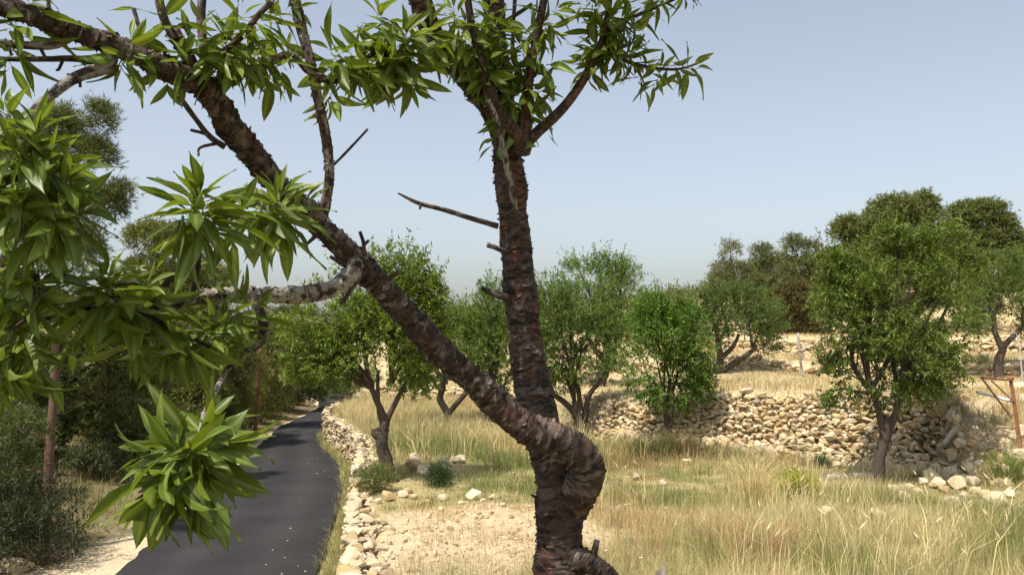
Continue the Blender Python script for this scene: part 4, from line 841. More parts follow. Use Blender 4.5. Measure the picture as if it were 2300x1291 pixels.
bark_limb("branch", [(1158, 470, 2.40, 13), (1150, 430, 2.37, 13), (1136, 360, 2.33, 14), (1118, 280, 2.29, 14), (1095, 225, 2.26, 13)], 0.001, 14, 0.005, 1.0, 0.0, seed=35.0)
bark_limb("branch", [(1150, 130, 2.5, 9), (1153, 60, 2.5, 9), (1158, -20, 2.5, 9)], 0.0006, 10, 0.006, 0.3, 0.4, seed=36.0)
bark_limb("branch", [(1125, 55, 2.46, 10), (1165, 30, 2.46, 9), (1195, 10, 2.46, 8)], 0.0006, 10, 0.006, 0.3, 0.4, seed=37.0)
bark_limb("branch", [(1118, 508, 2.44, 13), (1070, 494, 2.42, 11), (1000, 472, 2.39, 10), (940, 456, 2.36, 9), (894, 434, 2.34, 4)], 0.001, 12, 0.005, 0.5, 0.2, seed=38.0)
bark_limb("branch", [(1135, 566, 2.44, 13), (1112, 556, 2.42, 11), (1095, 550, 2.41, 12)], 0.0008, 12, 0.005, 0.9, 0.1, seed=39.0)
bark_limb("branch", [(1140, 668, 2.43, 19), (1112, 660, 2.41, 14), (1080, 646, 2.39, 8)], 0.0012, 12, 0.005, 0.6, 0.1, seed=40.0)
bark_limb("branch", [(748, 372, 1.9, 6), (780, 340, 1.89, 6), (826, 290, 1.88, 5)], 0.0004, 8, 0.006, 0.5, 0.3, seed=41.0)
bark_limb("branch", [(1108, 305, 2.44, 12), (1085, 255, 2.4, 9), (1068, 215, 2.38, 8)], 0.0006, 10, 0.006, 0.2, 0.3, seed=42.0)
# lower left tangle
bark_limb("branch", [(560, 664, 1.79, 20), (585, 700, 1.74, 18), (592, 745, 1.70, 22), (580, 772, 1.68, 20), (545, 798, 1.65, 16), (510, 830, 1.62, 12)], 0.0014, 16, 0.005, 0.8, 0.1, seed=43.0)
bark_limb("branch", [(505, 838, 1.61, 11), (482, 882, 1.46, 12), (460, 925, 1.34, 11), (445, 985, 1.27, 10), (410, 1060, 1.23, 8)], 0.0008, 12, 0.005, 1.1, 0.0, seed=44.0)
bark_limb("branch", [(420, 578, 1.62, 14), (380, 628, 1.6, 15), (345, 668, 1.58, 15), (300, 640, 1.5, 13), (235, 640, 1.44, 12)], 0.001, 14, 0.005, 0.1, 0.3, seed=45.0)
bark_limb("branch", [(240, 655, 1.45, 14), (310, 700, 1.5, 15), (400, 745, 1.55, 13), (470, 780, 1.58, 11)], 0.001, 14, 0.005, 0.1, 0.3, seed=46.0)
bark_limb("branch", [(82, 652, 1.40, 24), (92, 685, 1.38, 22), (70, 705, 1.36, 14), (30, 735, 1.33, 10), (-10, 745, 1.31, 9)], 0.001, 14, 0.005, 0.7, 0.2, seed=47.0)
bark_limb("branch", [(82, 700, 1.37, 12), (62, 740, 1.36, 10), (56, 785, 1.35, 9)], 0.0008, 12, 0.005, 0.1, 0.3, seed=48.0)
bark_limb("branch", [(205, 698, 1.46, 20), (165, 705, 1.44, 16), (120, 712, 1.43, 11), (85, 718, 1.42, 9)], 0.0009, 14, 0.005, 0.9, 0.1, seed=49.0)
bark_limb("branch", [(84, 640, 1.40, 12), (82, 615, 1.39, 10)], 0.0008, 10, 0.005, 0.1, 0.3, seed=50.0)
bark_limb("branch", [(430, 670, 1.69, 14), (445, 600, 1.60, 12), (445, 520, 1.48, 12), (440, 460, 1.40, 10)], 0.0008, 12, 0.006, 0.2, 0.4, seed=51.0)
bark_limb("branch", [(700, 470, 1.90, 16), (660, 460, 1.76, 12), (622, 455, 1.62, 10)], 0.0008, 12, 0.006, 0.2, 0.4, seed=52.0)
bark_limb("branch", [(50, 285, 1.35, 14), (90, 370, 1.32, 12), (160, 430, 1.33, 12), (180, 480, 1.34, 10)], 0.0008, 12, 0.006, 0.2, 0.4, seed=53.0)
bark_limb("branch", [(880, 60, 2.1, 12), (850, 110, 2.0, 12), (760, 180, 1.92, 12), (720, 180, 1.84, 10)], 0.0008, 12, 0.006, 0.1, 0.4, seed=54.0)
# short spurs
for a in [((818, 575, 2.0, 9), (816, 545, 1.99, 8), (808, 520, 1.98, 7)), ((816, 552, 1.99, 7), (828, 540, 1.98, 7)), ((870, 628, 2.05, 10), (896, 608, 2.04, 8)), ((775, 595, 1.97, 12), (752, 582, 1.95, 9), (742, 576, 1.94, 7)), ((720, 520, 1.93, 14), (690, 548, 1.92, 6)),
          ((815, 610, 2.0, 13), (782, 660, 1.98, 10), (764, 682, 1.97, 7)), ((560, 318, 1.73, 8), (572, 300, 1.72, 7)), ((1040, 860, 2.17, 14), (1000, 842, 2.14, 12), (1004, 862, 2.13, 7)), ((470, 302, 1.68, 8), (428, 292, 1.66, 6)), ((490, 322, 1.69, 8), (450, 332, 1.67, 6), (446, 350, 1.66, 5)),
          ((180, 70, 1.42, 7), (178, 48, 1.42, 6)), ((205, 76, 1.43, 6), (203, 60, 1.43, 6)), ((112, 36, 1.4, 10), (108, 0, 1.4, 8), (104, -30, 1.4, 8)), ((94, 34, 1.4, 6), (95, 14, 1.4, 5)), ((90, 108, 1.41, 7), (102, 130, 1.4, 6)), ((140, 138, 1.44, 7), (132, 156, 1.44, 6), (126, 158, 1.44, 5)), ((178, 172, 1.42, 7), (180, 196, 1.42, 6)), ((155, 178, 1.41, 7), (153, 166, 1.41, 6)), ((42, 100, 1.4, 7), (40, 124, 1.4, 6)), ((18, 100, 1.4, 8), (26, 124, 1.39, 6)),
          ((560, 660, 1.79, 8), (572, 645, 1.78, 7)), ((690, 660, 1.88, 8), (668, 646, 1.87, 7), (645, 644, 1.86, 7)), ((640, 664, 1.85, 10), (648, 682, 1.84, 8)), ((300, 20, 1.5, 9), (318, 80, 1.5, 9), (335, 130, 1.5, 9)), ((205, 690, 1.46, 14), (152, 740, 1.44, 7)), ((1330, 1262, 2.35, 18), (1341, 1212, 2.35, 13)), ((1208, 1120, 2.38, 8), (1193, 1110, 2.37, 5)), ((945, 455, 2.36, 7), (943, 470, 2.36, 5)), ((308, 160, 1.49, 8), (306, 182, 1.49, 6))]:
    a = list(a)
    if len(a) == 2: a = [a[0], tuple((np.array(a[0]) + np.array(a[1])) / 2), a[1]]
    bark_limb("spur", a, 0.0007, 9, 0.004, 0.3, 0.2, seed=float(rng.random() * 50))
tag(FLAKES.build("bark_scales", M_bark, tree), kind="stuff")

# leaves: folded, arched lanceolate blades on short stalks
def leaf_template(k):
    r = np.random.default_rng(500 + k); n = 8; s = np.linspace(0, 1, n)
    w = 0.104 * (np.sin(np.pi * np.clip((s - 0.14) / 0.86, 0, 1) ** 0.8) ** 0.85) * r.uniform(0.8, 1.25); w[s < 0.14] = 0.008; w[-1] = 0.0; w[0] = 0.010
    curve = r.uniform(-0.1, 0.95); fold = r.uniform(0.15, 0.8); twist = r.normal(0, 0.6); wav = r.uniform(0, 0.03)
    ang = -curve * s; x = np.concatenate([[0], np.cumsum(np.cos(ang[1:]) / (n - 1))]); z = np.concatenate([[0], np.cumsum(np.sin(ang[1:]) / (n - 1))])
    V = []; C = []
    base = np.array([0.098, 0.154, 0.020]) * r.uniform(0.75, 1.25) + np.array([0.04, 0.03, 0]) * r.random() ** 2; rib = np.array([0.22, 0.27, 0.075]); edge = base * 1.05
    for i in range(n):
        tw = twist * s[i]
        for u in (-1, -0.5, 0, 0.5, 1):
            yy = u * w[i]; zz = abs(u) * w[i] * fold + wav * math.sin(9 * s[i] + 2 * u) * abs(u)
            V.append((x[i] + z[i] * 0, yy * math.cos(tw) - zz * math.sin(tw), z[i] + zz * math.cos(tw) + yy * math.sin(tw)))
            C.append(rib if u == 0 or s[i] < 0.14 else (base if abs(u) < 1 else edge))
    V = np.array(V); C = np.array(C); idx = np.arange(n * 5).reshape(n, 5)
    Q = np.stack([idx[:-1, :-1], idx[1:, :-1], idx[1:, 1:], idx[:-1, 1:]], -1).reshape(-1, 4)
    return V, Q, C
LEAVES = [leaf_template(k) for k in range(18)]
LEAF_MESH = []
for V, Q, C in LEAVES:
    b = MB(); b.add(V, None, Q, C); LEAF_MESH.append(b.mesh("leaf", M_leaf, True))
LEAF_POS = []
def rosette(px, py, d, n, axis=(0, 0.1, 1), L=0.095, spread=1.0, droop=0.25, span=0.05):
    """leaves spiralling round a shoot tip"""
    n = int(n * 1.25 + 0.5); L = L * 0.95
    c = P(px, py, d); a = norm(np.array([axis[0], axis[1], axis[2]], float)); h = norm(np.cross(a, [0.3, 1, 0.2])); h2 = np.cross(a, h)
    for i in range(n):
        f = i / max(1, n - 1); ph = i * 2.39996 + rng.normal(0, 0.25); pol = math.radians(14 + 92 * spread * f ** 0.8 + rng.normal(0, 9))
        dv = math.cos(pol) * a + math.sin(pol) * (math.cos(ph) * h + math.sin(ph) * h2)
        dv = norm(dv + np.array([0, 0, -droop * (0.25 + f) * rng.uniform(0.5, 1.4)]))
        b = c - a * span * f + rng.normal(0, 0.004, 3)
        up = norm(a * 0.9 + np.array([0, 0, 0.5]) - dv * 0.2 + rng.normal(0, 0.28, 3)); up = norm(up - dv * up.dot(dv)); sd = np.cross(up, dv)
        LEAF_POS.append((b, dv, sd, up, L * (0.62 + 0.5 * min(1, f * 2.2)) * rng.uniform(0.8, 1.15), int(rng.integers(18))))
R_ = rosette
# the crown goes on unseen above the picture, its rosettes placed to shade the trunk
for _ in range(90):
    d = rng.uniform(1.3, 3.0); x = max(rng.normal(0.35, 0.55), -0.3); z = 0.42 * d + 0.17 + abs(rng.normal(0, 0.55)); q = np.array([x, d, z])
    u = x / (d * CT + z * ST); v = (z * CT - d * ST) / (d * CT + z * ST)
    R_(1150 + u * FPX, 645.5 - v * FPX, d, 12, (rng.normal(0, 0.5), rng.normal(0, 0.5), 0.6), 0.098, 1.0, 0.35)
for k in range(9):
    e = (1104 + rng.normal(0, 600), -500 - 500 * rng.random(), 2.4 + rng.normal(0, 0.5)); bark_limb("branch", [(1106, -100, 2.48, 36), ((1106 + e[0]) / 2 + rng.normal(0, 60), -300, (2.48 + e[2]) / 2, 24), (e[0], e[1], e[2], 10)], 0.002, 10, 0.02, 0.3, 0.4, seed=60.0 + k)
# left edge, high
for x, y, d, n, ax in [(15, 250, 1.28, 15, (-0.2, -0.3, 1)), (70, 290, 1.27, 15, (0.2, -0.5, 1)), (30, 340, 1.25, 14, (0, -0.6, 0.8)), (120, 360, 1.27, 16, (0.5, -0.4, 0.8)), (150, 410, 1.28, 16, (0.7, -0.3, 0.5)), (60, 410, 1.27, 14, (0, -0.5, 0.6)), (180, 470, 1.30, 15, (0.6, -0.1, 0.3)), (30, 480, 1.27, 13, (-0.2, -0.3, 0.3)), (100, 500, 1.3, 12, (0.1, 0.2, -0.1)), (-10, 420, 1.26, 10, (-.3, 0, 0.3)),
                       (15, 150, 1.42, 7, (-0.2, 0, -0.6)), (20, 5, 1.38, 10, (0.2, -0.2, 1)), (75, -10, 1.38, 8, (0.3, 0, 0.6))]: R_(x, y, d, n, ax, 0.094, 1.0, 0.28)
# dark rosettes at mid left
for x, y, d, n, ax in [(235, 630, 1.42, 24, (0.1, -0.3, 1)), (82, 612, 1.38, 12, (0, -0.2, 1)), (30, 560, 1.35, 12, (-0.3, 0, 0.5)), (20, 640, 1.36, 10, (-0.4, -0.2, 0.2)), (270, 700, 1.45, 10, (0.2, -0.1, -0.9)), (330, 730, 1.5, 12, (0.1, -0.2, -0.6)), (200, 740, 1.46, 8, (-0.1, 0.1, -0.9)), (145, 630, 1.42, 8, (-0.2, 0.1, 0.6)), (45, 700, 1.34, 8, (-0.3, -0.1, -0.5)), (160, 780, 1.5, 5, (0, 0.2, -1))]: R_(x, y, d, n, ax, 0.098, 1.0, 0.38)
# clusters below the horizontal branch
for x, y, d, n, ax in [(470, 745, 1.58, 18, (0.3, -0.5, 0.2)), (500, 700, 1.62, 13, (0.2, 0, 0.9)), (420, 790, 1.55, 13, (0, -0.4, -0.7)), (380, 800, 1.55, 10, (-0.2, -0.2, -0.9)), (540, 700, 1.68, 9, (0.2, -0.2, -0.1)), (580, 690, 1.7, 7, (0.4, -0.1, 0.7)), (530, 770, 1.62, 10, (0.3, -0.2, -0.8)), (330, 640, 1.5, 9, (0.3, 0, 0.6)), (410, 600, 1.60, 7, (0.3, -0.2, 0.7)), (300, 790, 1.5, 9, (0, 0, -1))]: R_(x, y, d, n, ax, 0.098, 0.95, 0.40)
# left edge, low
for x, y, d, n, ax in [(40, 790, 1.33, 10, (0.2, -0.2, -0.8)), (10, 830, 1.3, 10, (-0.1, -0.2, -0.9)), (70, 830, 1.33, 7, (0.4, 0, -0.9)), (0, 880, 1.28, 7, (0, 0, -1)), (60, 780, 1.34, 7, (0.7, 0, -0.3))]: R_(x, y, d, n, ax, 0.105, 0.9, 0.45)
# the bright pair in the middle
R_(440, 440, 1.36, 30, (0.0, -0.45, 1), 0.100, 1.12, 0.35, 0.06); R_(470, 470, 1.40, 14, (0.2, 0.2, 0.1), 0.098, 1.0, 0.6)
R_(625, 445, 1.58, 28, (0.1, -0.5, 1), 0.108, 1.12, 0.38, 0.06); R_(590, 490, 1.6, 12, (0, 0.1, -0.2), 0.11, 1.0, 0.7); R_(680, 460, 1.7, 8, (0.7, -0.2, 0.4), 0.09, 0.9, 0.3); R_(540, 470, 1.48, 9, (0, 0.1, 0.2), 0.1, 1.0, 0.5)
# hanging cluster over the road
R_(470, 945, 1.28, 18, (0.3, -0.5, 0.75), 0.096, 1.05, 0.25); R_(430, 1010, 1.25, 20, (0.1, -0.8, 0.0), 0.104, 1.1, 0.5); R_(395, 1075, 1.22, 20, (-0.2, -0.7, -0.4), 0.100, 1.05, 0.55); R_(480, 1040, 1.27, 8, (0.6, -0.2, -0.5), 0.11, 0.9, 0.4); R_(350, 1010, 1.21, 9, (-0.8, -0.3, 0.2), 0.1, 0.9, 0.3); R_(440, 1110, 1.23, 12, (0.0, -0.4, -0.9), 0.104, 0.8, 0.6); R_(370, 1120, 1.21, 12, (-0.2, -0.4, -0.9), 0.104, 0.8, 0.6); R_(330, 1110, 1.21, 8, (-0.5, -0.3, -0.7), 0.1, 0.9, 0.5)
# upper left sprays
for x, y, d, n, ax in [(510, 85, 1.56, 18, (0.2, -0.4, 0.8)), (560, 110, 1.60, 13, (0.5, 0, 0.3)), (450, 55, 1.57, 9, (-0.1, -0.2, 0.9)), (590, 145, 1.68, 14, (0.3, -0.1, -0.6)), (560, 165, 1.66, 10, (0, 0, -0.9)), (610, 30, 1.56, 12, (0.4, -0.1, 0.6)), (665, 20, 1.78, 9, (0.5, 0, 0.1)), (540, 20, 1.56, 9, (0, 0, 1)), (360, 20, 1.55, 8, (-0.2, 0, 0.8)), (295, 95, 1.48, 8, (0.3, 0.1, 0.8)), (280, 150, 1.47, 9, (0.1, -0.1, -0.8)), (385, 125, 1.56, 7, (-0.4, 0.2, 0.3)), (380, 190, 1.57, 5, (0.1, 0, -1)), (440, 100, 1.58, 8, (0.3, 0.3, 0.4)), (620, 180, 1.7, 8, (0.4, 0, -0.5)), (500, 140, 1.62, 7, (0, 0.3, -0.1)), (640, 110, 1.72, 8, (0.3, 0.1, 0.6))]: R_(x, y, d, n, ax, 0.086, 1.0, 0.35)
# top centre
for x, y, d, n, ax in [(905, 70, 2.0, 24, (0.1, -0.6, 0.7)), (860, 120, 1.98, 18, (-0.2, -0.5, 0.2)), (940, 120, 2.05, 18, (0.4, -0.4, 0.1)), (810, 165, 1.95, 15, (-0.3, -0.2, -0.5)), (870, 180, 2.0, 16, (0.1, -0.3, -0.8)), (920, 190, 2.05, 12, (0.3, -0.1, -0.9)), (790, 120, 1.93, 12, (-0.6, -0.1, 0.4)), (850, 30, 1.98, 12, (-0.2, -0.2, 0.9)), (740, 165, 1.87, 12, (-0.2, 0, -0.5)), (735, 240, 1.87, 6, (0, 0, -1)), (750, 120, 1.88, 8, (-0.3, 0.1, 0.6)), (970, 60, 2.1, 12, (0.4, -0.1, 0.6))]: R_(x, y, d, n, ax, 0.108, 1.05, 0.42)
# over and beside the trunk top
for x, y, d, n, ax in [(1050, 60, 2.26, 16, (0, -0.3, 0.5)), (1090, 110, 2.30, 14, (0.2, -0.3, 0.1)), (1040, 110, 2.28, 14, (-0.3, -0.3, -0.1)), (1120, 60, 2.32, 13, (0.3, -0.2, 0.4)), (1085, 180, 2.32, 13, (-0.3, -0.2, -0.3)), (1120, 160, 2.35, 13, (0.2, -0.4, -0.2)), (1150, 210, 2.38, 14, (0, -0.5, 0.3)), (1190, 190, 2.36, 12, (0.5, -0.2, 0.4)), (1215, 210, 2.38, 11, (0.6, -0.1, -0.1)), (1130, 260, 2.4, 9, (-0.1, -0.4, -0.4)), (1205, 265, 2.4, 9, (0.6, 0, -0.4)), (1110, 320, 2.42, 6, (-0.6, -0.2, -0.1)), (1205, 60, 2.34, 12, (0.3, -0.1, 0.2)), (1240, 70, 2.35, 11, (0.7, 0, -0.3)), (1200, 130, 2.35, 11, (-0.2, -0.2, 0.1)), (1250, 20, 2.34, 9, (0.5, 0, 0.5)), (1020, 20, 2.22, 12, (-0.2, -0.1, 0.7)), (1100, 10, 2.3, 12, (0.1, -0.2, 0.7)), (1170, 100, 2.36, 9, (-0.2, -0.2, 0.3)), (1160, 150, 2.37, 10, (0, -0.3, 0)), (1180, 250, 2.38, 8, (0.2, -0.3, 0.2)), (1230, 295, 2.42, 3, (0.3, 0, -0.8)), (1070, 150, 2.3, 11, (-0.2, -0.3, 0.1))]: R_(x, y, d, n, ax, 0.100, 1.0, 0.38)
# right hand shoots
for x, y, d, n, ax in [(1350, 60, 2.4, 14, (0, -0.2, 0.8)), (1375, 30, 2.4, 13, (0.3, 0, 0.8)), (1330, 105, 2.4, 8, (-0.6, -0.1, 0.3)), (1310, 130, 2.4, 8, (-0.8, 0, -0.1)), (1380, 110, 2.4, 13, (0.5, -0.1, 0)), (1400, 140, 2.41, 11, (0.4, 0, -0.5)), (1320, 170, 2.4, 4, (0.2, 0, -1)), (1430, 145, 2.42, 9, (0.5, 0, -0.4)), (1460, 150, 2.42, 8, (0.4, 0, 0.5)), (1485, 155, 2.42, 7, (0.3, 0, 0.7)), (1520, 156, 2.43, 6, (0.5, 0, -0.4)), (1565, 145, 2.44, 9, (0.9, 0, 0.4)), (1400, 45, 2.4, 12, (0.4, 0, 0.3)), (1440, 30, 2.4, 10, (0.4, 0, 0.2)), (1420, 80, 2.4, 9, (0.6, 0, -0.4)), (1490, 8, 2.4, 8, (0.5, 0, -0.3)), (1550, -10, 2.4, 9, (0.6, 0, -0.5)), (1340, 10, 2.4, 12, (-0.2, 0, 0.5)), (1300, 10, 2.4, 7, (-0.7, 0, 0)), (1370, 75, 2.4, 10, (0.2, -0.3, 0.1)), (1420, 110, 2.4, 7, (0.5, 0, 0.3))]: R_(x, y, d, n, ax, 0.094, 1.0, 0.38)
def seen(l):
    p = l[0] + l[1] * l[4] * 0.5; z = p[1] * CT + p[2] * ST; u = p[0] / z * FPX + 1150; v = 645.5 - (p[2] * CT - p[1] * ST) / z * FPX
    return (-40 < u < 2340) and (-60 < v < 1340), l[4] / z
vis = [l for l in LEAF_POS if seen(l)[0]]; vis.sort(key=lambda l: -seen(l)[1])
for b, dv, sd, up, L, k in vis[:300]:
    o = bpy.data.objects.new("leaf", LEAF_MESH[k]); COL.objects.link(o); o.parent = tree
    m = Matrix(((dv[0], sd[0], up[0], 0), (dv[1], sd[1], up[1], 0), (dv[2], sd[2], up[2], 0), (0, 0, 0, 1)))
    o.matrix_basis = Matrix.Translation(Vector(b) - tree.location) @ m @ Matrix.Scale(L, 4)
mb = MB()
for b, dv, sd, up, L, k in vis[300:] + [l for l in LEAF_POS if not seen(l)[0]]:
    V, Q, C = LEAVES[k]; mb.add((V * L) @ np.stack([dv, sd, up]) + b, None, Q, C * rng.uniform(0.78, 1.22))
tag(mb.build("foliage", M_leaf, tree, True), kind="stuff")

# ------------------------------------------------------------------ grass
def blades(mb, B, H, lean, az, W, C, tipmul=1.1):
    n = len(B); d = np.stack([np.cos(az), np.sin(az), np.zeros(n)], -1); sdir = rng.random(n) * math.pi
    s = np.stack([np.cos(sdir), np.sin(sdir), np.zeros(n)], -1) * (W * 0.5)[:, None]
    mid = B + np.array([0, 0, 1]) * (H * 0.55)[:, None] + d * (lean * H * 0.28)[:, None]
    tip = B + np.array([0, 0, 1]) * (H * (1 - 0.25 * lean))[:, None] + d * (lean * H)[:, None]
    V = np.stack([B - s, B + s, mid + s * 0.75, mid - s * 0.75, tip], 1).reshape(-1, 3); k = np.arange(n) * 5
    mb.add(V, np.stack([k + 3, k + 2, k + 4], -1), np.stack([k, k + 1, k + 2, k + 3], -1), np.repeat(C, 5, 0))
STRAW = np.array([0.60, 0.50, 0.27]); GREEN = np.array([0.15, 0.20, 0.055]); REDB = np.array([0.40, 0.24, 0.12]); OLIVE = np.array([0.32, 0.31, 0.11])
def tufts(mb, x, y, hmean, nper, rad, mixc, wid=0.005, leanm=0.35):
    """x, y tuft centres; hmean, mixc per tuft"""
    n = len(x); cnt = np.maximum(2, rng.poisson(nper, n)); i = np.repeat(np.arange(n), cnt); m = len(i)
    bx = x[i] + rng.normal(0, rad, m); by = y[i] + rng.normal(0, rad, m); bz = ground_z(bx, by) - 0.02
    H = hmean[i] * rng.uniform(0.45, 1.2, m); out = np.arctan2(by - y[i], bx - x[i]) + rng.normal(0, 0.8, m)
    C = mixc[i] * rng.uniform(0.55, 1.4, (m, 1)); dist = np.hypot(bx, by)
    blades(mb, np.stack([bx, by, bz], -1), H, np.abs(rng.normal(leanm, 0.22, m)), out, wid * np.clip(dist / 9, 0.8, 2.6), C)
def pick(x, y, g, r):
    g = g[:, None]; r = r[:, None]
    c = STRAW * (1 - g) + (GREEN * 0.6 + OLIVE * 0.4) * g
    return c * (1 - r) + REDB * r
def scatter(n, y0, y1, pad=1.06):
    y = y0 + (y1 - y0) * rng.random(n) ** 0.8; u = rng.uniform(-1, 1, n) * 1150 / FPX * pad; return u * y, y
grass = MB()
# the field, dry straw with greener hollows
x, y = scatter(13500, 5.5, 24)
ok = (x > wall_x(y) + 0.35) & (sdist(x, y, T1) < -0.45) & (fbm2(x, y, 1.6, 63) > 0.33) & (rng.random(len(x)) > bare_mask(x, y) * 1.02)
x, y = x[ok], y[ok]
gmask = sstep(0.38, 0.58, fbm2(x, y, 0.45, 51)); gmask = np.maximum(gmask, np.exp(-((x - 3.0) / 1.9) ** 2 - ((y - 15.8) / 2.3) ** 2)); rmask = sstep(0.56, 0.68, fbm2(x, y, 0.8, 55)) * 0.55
short = np.maximum(np.exp(-((x - 3.0) / 1.9) ** 2 - ((y - 15.6) / 2.2) ** 2), 1.15 * np.exp(-((x - 8.3) / 1.9) ** 4 - ((y - 14.4) / 1.7) ** 4))
hh = (0.12 + 0.52 * fbm2(x, y, 0.9, 58) ** 1.3) * rng.uniform(0.7, 1.25, len(x)) * (1 - 0.7 * short) * (1 + 0.3 * sstep(13, 9, y))
hh = hh * np.where((x < 0.2) & (y > 11.5) & (y < 14.6), 0.45, 1.0) * (1 - 0.66 * np.exp(-((x + 1.5) / 0.85) ** 4 - ((y - 16.2) / 2.0) ** 4))
ed = bare_mask(x, y); hh *= 1 - 0.5 * sstep(0.05, 0.4, ed)
tufts(grass, x, y, hh, 12, 0.085, pick(x, y, np.clip(gmask * 0.85 + 0.10 + 0.3 * (rng.random(len(x)) - 0.3), 0, 1), rmask), 0.0046, 0.32)
# tall straw stalks standing above it
x, y = scatter(3000, 6, 22); cl = sstep(0.5, 0.66, fbm2(x, y, 0.8, 71))
ok = (x > wall_x(y) + 0.5) & (sdist(x, y, T1) < -0.8) & (bare_mask(x, y) < 0.2) & (cl > 0.3) & ~((np.abs(x - 3.0) < 1.6) & (np.abs(y - 15.8) < 2.2)) & ~((x > 6.2) & (y > 12.2)) & ~((np.abs(x + 1.5) < 0.95) & (np.abs(y - 16) < 2.2)) & ~((x < 0.4) & (y < 14.6))
x, y = x[ok], y[ok]; tufts(grass, x, y, rng.uniform(0.4, 0.85, len(x)), 4, 0.07, np.tile(STRAW * 1.15, (len(x), 1)), 0.0075, 0.32)
k_ = rng.random(len(x)) < 0.5; hx, hy = x[k_] + rng.normal(0, 0.1, k_.sum()), y[k_] + rng.normal(0, 0.1, k_.sum()); hz = ground_z(hx, hy); hl = rng.uniform(0.5, 0.8, len(hx)); az = rng.random(len(hx)) * 6.3
blades(grass, np.stack([hx, hy, hz], -1), hl, np.full(len(hx), 0.3), az, np.full(len(hx), 0.006), np.tile(STRAW * 1.1, (len(hx), 1)))
tp_ = np.stack([hx + np.cos(az) * 0.28 * hl, hy + np.sin(az) * 0.28 * hl, hz + hl * 0.9], -1)
leaf_cards(grass, tp_, norm(np.stack([np.cos(az) * 0.6, np.sin(az) * 0.6, np.full(len(az), 0.6)], -1)), rand_dir(len(az)), rng.uniform(0.07, 0.13, len(az)), np.full(len(az), 0.018), np.tile(STRAW * 1.2, (len(az), 1)))
# far part of the field
y = rng.uniform(22, 40, 7500); x = rng.uniform(-8.5, 2.4, 7500); ok = (x > wall_x(y) + 0.3) & (sdist(x, y, T1) < -0.4); x, y = x[ok], y[ok]
tufts(grass, x, y, 0.3 + 0.3 * fbm2(x, y, 0.7, 58), 9, 0.16, pick(x, y, 0.5 * sstep(0.45, 0.65, fbm2(x, y, 0.4, 52)), 0.35 * sstep(0.55, 0.7, fbm2(x, y, 0.6, 56))), 0.005, 0.3)
# upper terraces, thinner
y = rng.uniform(15, 60, 16000); x = rng.uniform(-12, 1.06, 16000) * 0 + rng.uniform(-0.2, 0.66, 16000) * y
s1 = sdist(x, y, T1); dm = fbm2(x, y, 0.5, 77); ok = (s1 > 0.35) & (dm > 0.47); x, y = x[ok], y[ok]
tufts(grass, x, y, 0.12 + 0.3 * (dm[ok] - 0.45) * 2, 8, 0.16, pick(x, y, 0.45 * sstep(0.5, 0.7, fbm2(x, y, 0.3, 79)), 0.3 * rng.random(len(x))), 0.006, 0.4)
# slope under the gate
x = rng.uniform(8.2, 11.5, 900); y = rng.uniform(12.5, 17.5, 900); ok = (sdist(x, y, T1) > -1.0) & (fbm2(x, y, 0.9, 81) > 0.45); x, y = x[ok], y[ok]
tufts(grass, x, y, rng.uniform(0.15, 0.45, len(x)), 16, 0.09, pick(x, y, 0.8 * sstep(0.42, 0.6, fbm2(x, y, 0.6, 82)), 0.3 * rng.random(len(x))), 0.005, 0.35)
# verge between road and wall
y = rng.uniform(8, 40, 2600); x = road_r(y) + rng.random(2600) * np.maximum(wall_x(y) - road_r(y), 0.1) * 0.9 + 0.04
tufts(grass, x, y, rng.uniform(0.08, 0.30, len(x)), 10, 0.07, pick(x, y, 0.35 + 0.5 * rng.random(len(x)), np.zeros(len(x))), 0.005, 0.45)
# thin tufts on the bare bank
y = rng.uniform(7.0, 13.5, 900); x = rng.uniform(-2.0, 1.2, 900); ok = (fbm2(x, y, 1.1, 91) > 0.5) & (x > wall_x(y) + 0.1); x, y = x[ok], y[ok]
tufts(grass, x, y, rng.uniform(0.10, 0.32, len(x)), 9, 0.06, pick(x, y, 0.15 * np.ones(len(x)), 0.4 * rng.random(len(x))), 0.0035, 0.5)
tag(grass.build("dry_grass", M_grass), "dry yellow and greenish grass covering the field and terraces", "grass", kind="stuff")
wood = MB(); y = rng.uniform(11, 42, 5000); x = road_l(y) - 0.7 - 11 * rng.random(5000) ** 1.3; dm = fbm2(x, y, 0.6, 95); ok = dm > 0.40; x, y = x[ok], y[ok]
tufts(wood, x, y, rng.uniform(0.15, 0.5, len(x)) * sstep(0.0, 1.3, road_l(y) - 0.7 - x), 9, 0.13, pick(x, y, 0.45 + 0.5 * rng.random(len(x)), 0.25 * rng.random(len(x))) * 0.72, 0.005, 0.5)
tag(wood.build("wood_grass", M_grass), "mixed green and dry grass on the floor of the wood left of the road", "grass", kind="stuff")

# clumps of esparto that stand out singly
def clump(label, px, py, h, n, col, rad, name="grass_clump"):
    q = on_ground(px, py); t = thing(name, q, label, "grass clump"); mb = MB()
    b = np.stack([q[0] + rng.normal(0, rad, n), q[1] + rng.normal(0, rad, n), np.zeros(n)], -1); b[:, 2] = ground_z(b[:, 0], b[:, 1]) - 0.02
    az = np.arctan2(b[:, 1] - q[1], b[:, 0] - q[0]) + rng.normal(0, 0.5, n)
    blades(mb, b, h * rng.uniform(0.5, 1.2, n), np.abs(rng.normal(0.55, 0.3, n)), az, np.full(n, 0.008), np.array(col)[None] * rng.uniform(0.7, 1.3, (n, 1)))
    tag(mb.build("blades", M_grass, t), kind="stuff")
clump("wide green clump of esparto at the foot of the twin-trunk almond", 1465, 1030, 0.62, 900, (0.13, 0.14, 0.05), 0.22)
clump("brownish clump of esparto right behind the twin-trunk almond foot", 1530, 1028, 0.72, 900, (0.20, 0.16, 0.07), 0.2)
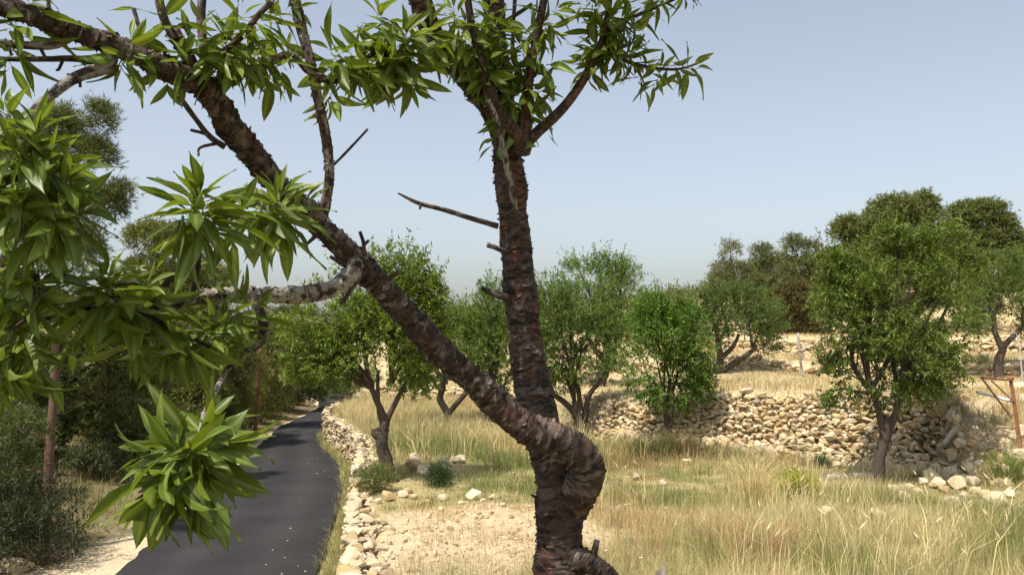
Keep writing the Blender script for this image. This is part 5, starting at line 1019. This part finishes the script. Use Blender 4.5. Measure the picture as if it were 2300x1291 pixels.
clump("pale arching grass clump left of the green esparto", 1395, 1020, 0.6, 420, (0.5, 0.43, 0.2), 0.16)
clump("bright green spiky clump on the right edge among the rubble", 2262, 1080, 0.5, 800, (0.17, 0.22, 0.05), 0.16)
clump("grey-green tuft in front of the rubble wall", 1625, 1030, 0.4, 500, (0.22, 0.24, 0.12), 0.22)
clump("tall pale straw clump in the open field left of the knee of the limb", 1150, 1010, 0.75, 500, (0.6, 0.5, 0.26), 0.22)
clump("tall sheaf of pale straw right of the short green patch", 1690, 1130, 0.85, 420, (0.62, 0.52, 0.26), 0.14)
clump("reddish brown sheaf of dry stalks near the bottom edge", 1690, 1250, 0.55, 330, (0.44, 0.28, 0.14), 0.3)

# small pale flowers
mb = MB()
for px, py in [(1130, 1216), (1138, 1220), (1158, 1222), (1392, 1140), (1404, 1137), (1412, 1136), (1388, 1143), (1580, 1170), (1566, 1172), (1360, 1250), (1520, 1185), (1445, 1190), (1440, 1268), (1150, 1020), (1300, 1030), (1372, 1145), (1820, 1200), (1495, 1144)]:
    q = on_ground(px, py + 26); p = q + np.array([0, 0, 0.18]); r = 0.022
    tube(mb, np.stack([q, p]), [0.002, 0.0015], 3, (0.3, 0.3, 0.12), cap=False)
    for a in np.linspace(0, 2 * math.pi, 6, endpoint=False):
        e = p + np.array([math.cos(a) * r, math.sin(a) * r * 0.8, 0.010]); s = np.array([-math.sin(a), math.cos(a), 0]) * r * 0.45
        mb.add([p, e - s, e + s], [[0, 1, 2]], None, (0.75, 0.64, 0.62))
tag(mb.build("field_flowers", M_petal), "tiny pinkish white flowers dotted through the grass", "flowers", kind="stuff")

# scrub clothing the far hill, too far to count
mb = MB(); n = 1300; y = rng.uniform(50, 150, n); x = rng.uniform(-0.62, 0.66, n) * y; dm = fbm2(x, y, 0.12, 97); ok = (dm > 0.40) & ~((x < -8) & (x > -40) & (y < 62)) ; x, y = x[ok], y[ok]; z = ground_z(x, y)
for X0, Y0, Z0 in zip(x, y, z):
    r = rng.uniform(0.3, 1.0) * (1 + 0.5 * (Y0 > 80)); k = 40; dr = rand_dir(k); p = np.array([X0, Y0, Z0 + r * 0.45]) + dr * np.array([r, r, r * 0.75]) * (rng.random(k) ** 0.4)[:, None]; p[:, 2] = np.maximum(p[:, 2], Z0)
    c = np.array([(0.09, 0.095, 0.034), (0.11, 0.10, 0.04), (0.075, 0.085, 0.035)][int(rng.integers(3))]) * rng.uniform(0.8, 1.25)
    leaf_cards(mb, p, norm(dr * 0.6 + rand_dir(k) * 0.7 + np.array([0, 0, 0.4])), norm(np.array([0, 0, 1.0]) + rng.normal(0, 0.6, (k, 3))), rng.uniform(0.25, 0.5, k), rng.uniform(0.1, 0.2, k), c[None] * rng.uniform(0.75, 1.25, (k, 1)))
tag(mb.build("hillside_scrub", M_leaf_far), "olive scrub and low trees covering the far hillside", "scrub", kind="stuff")
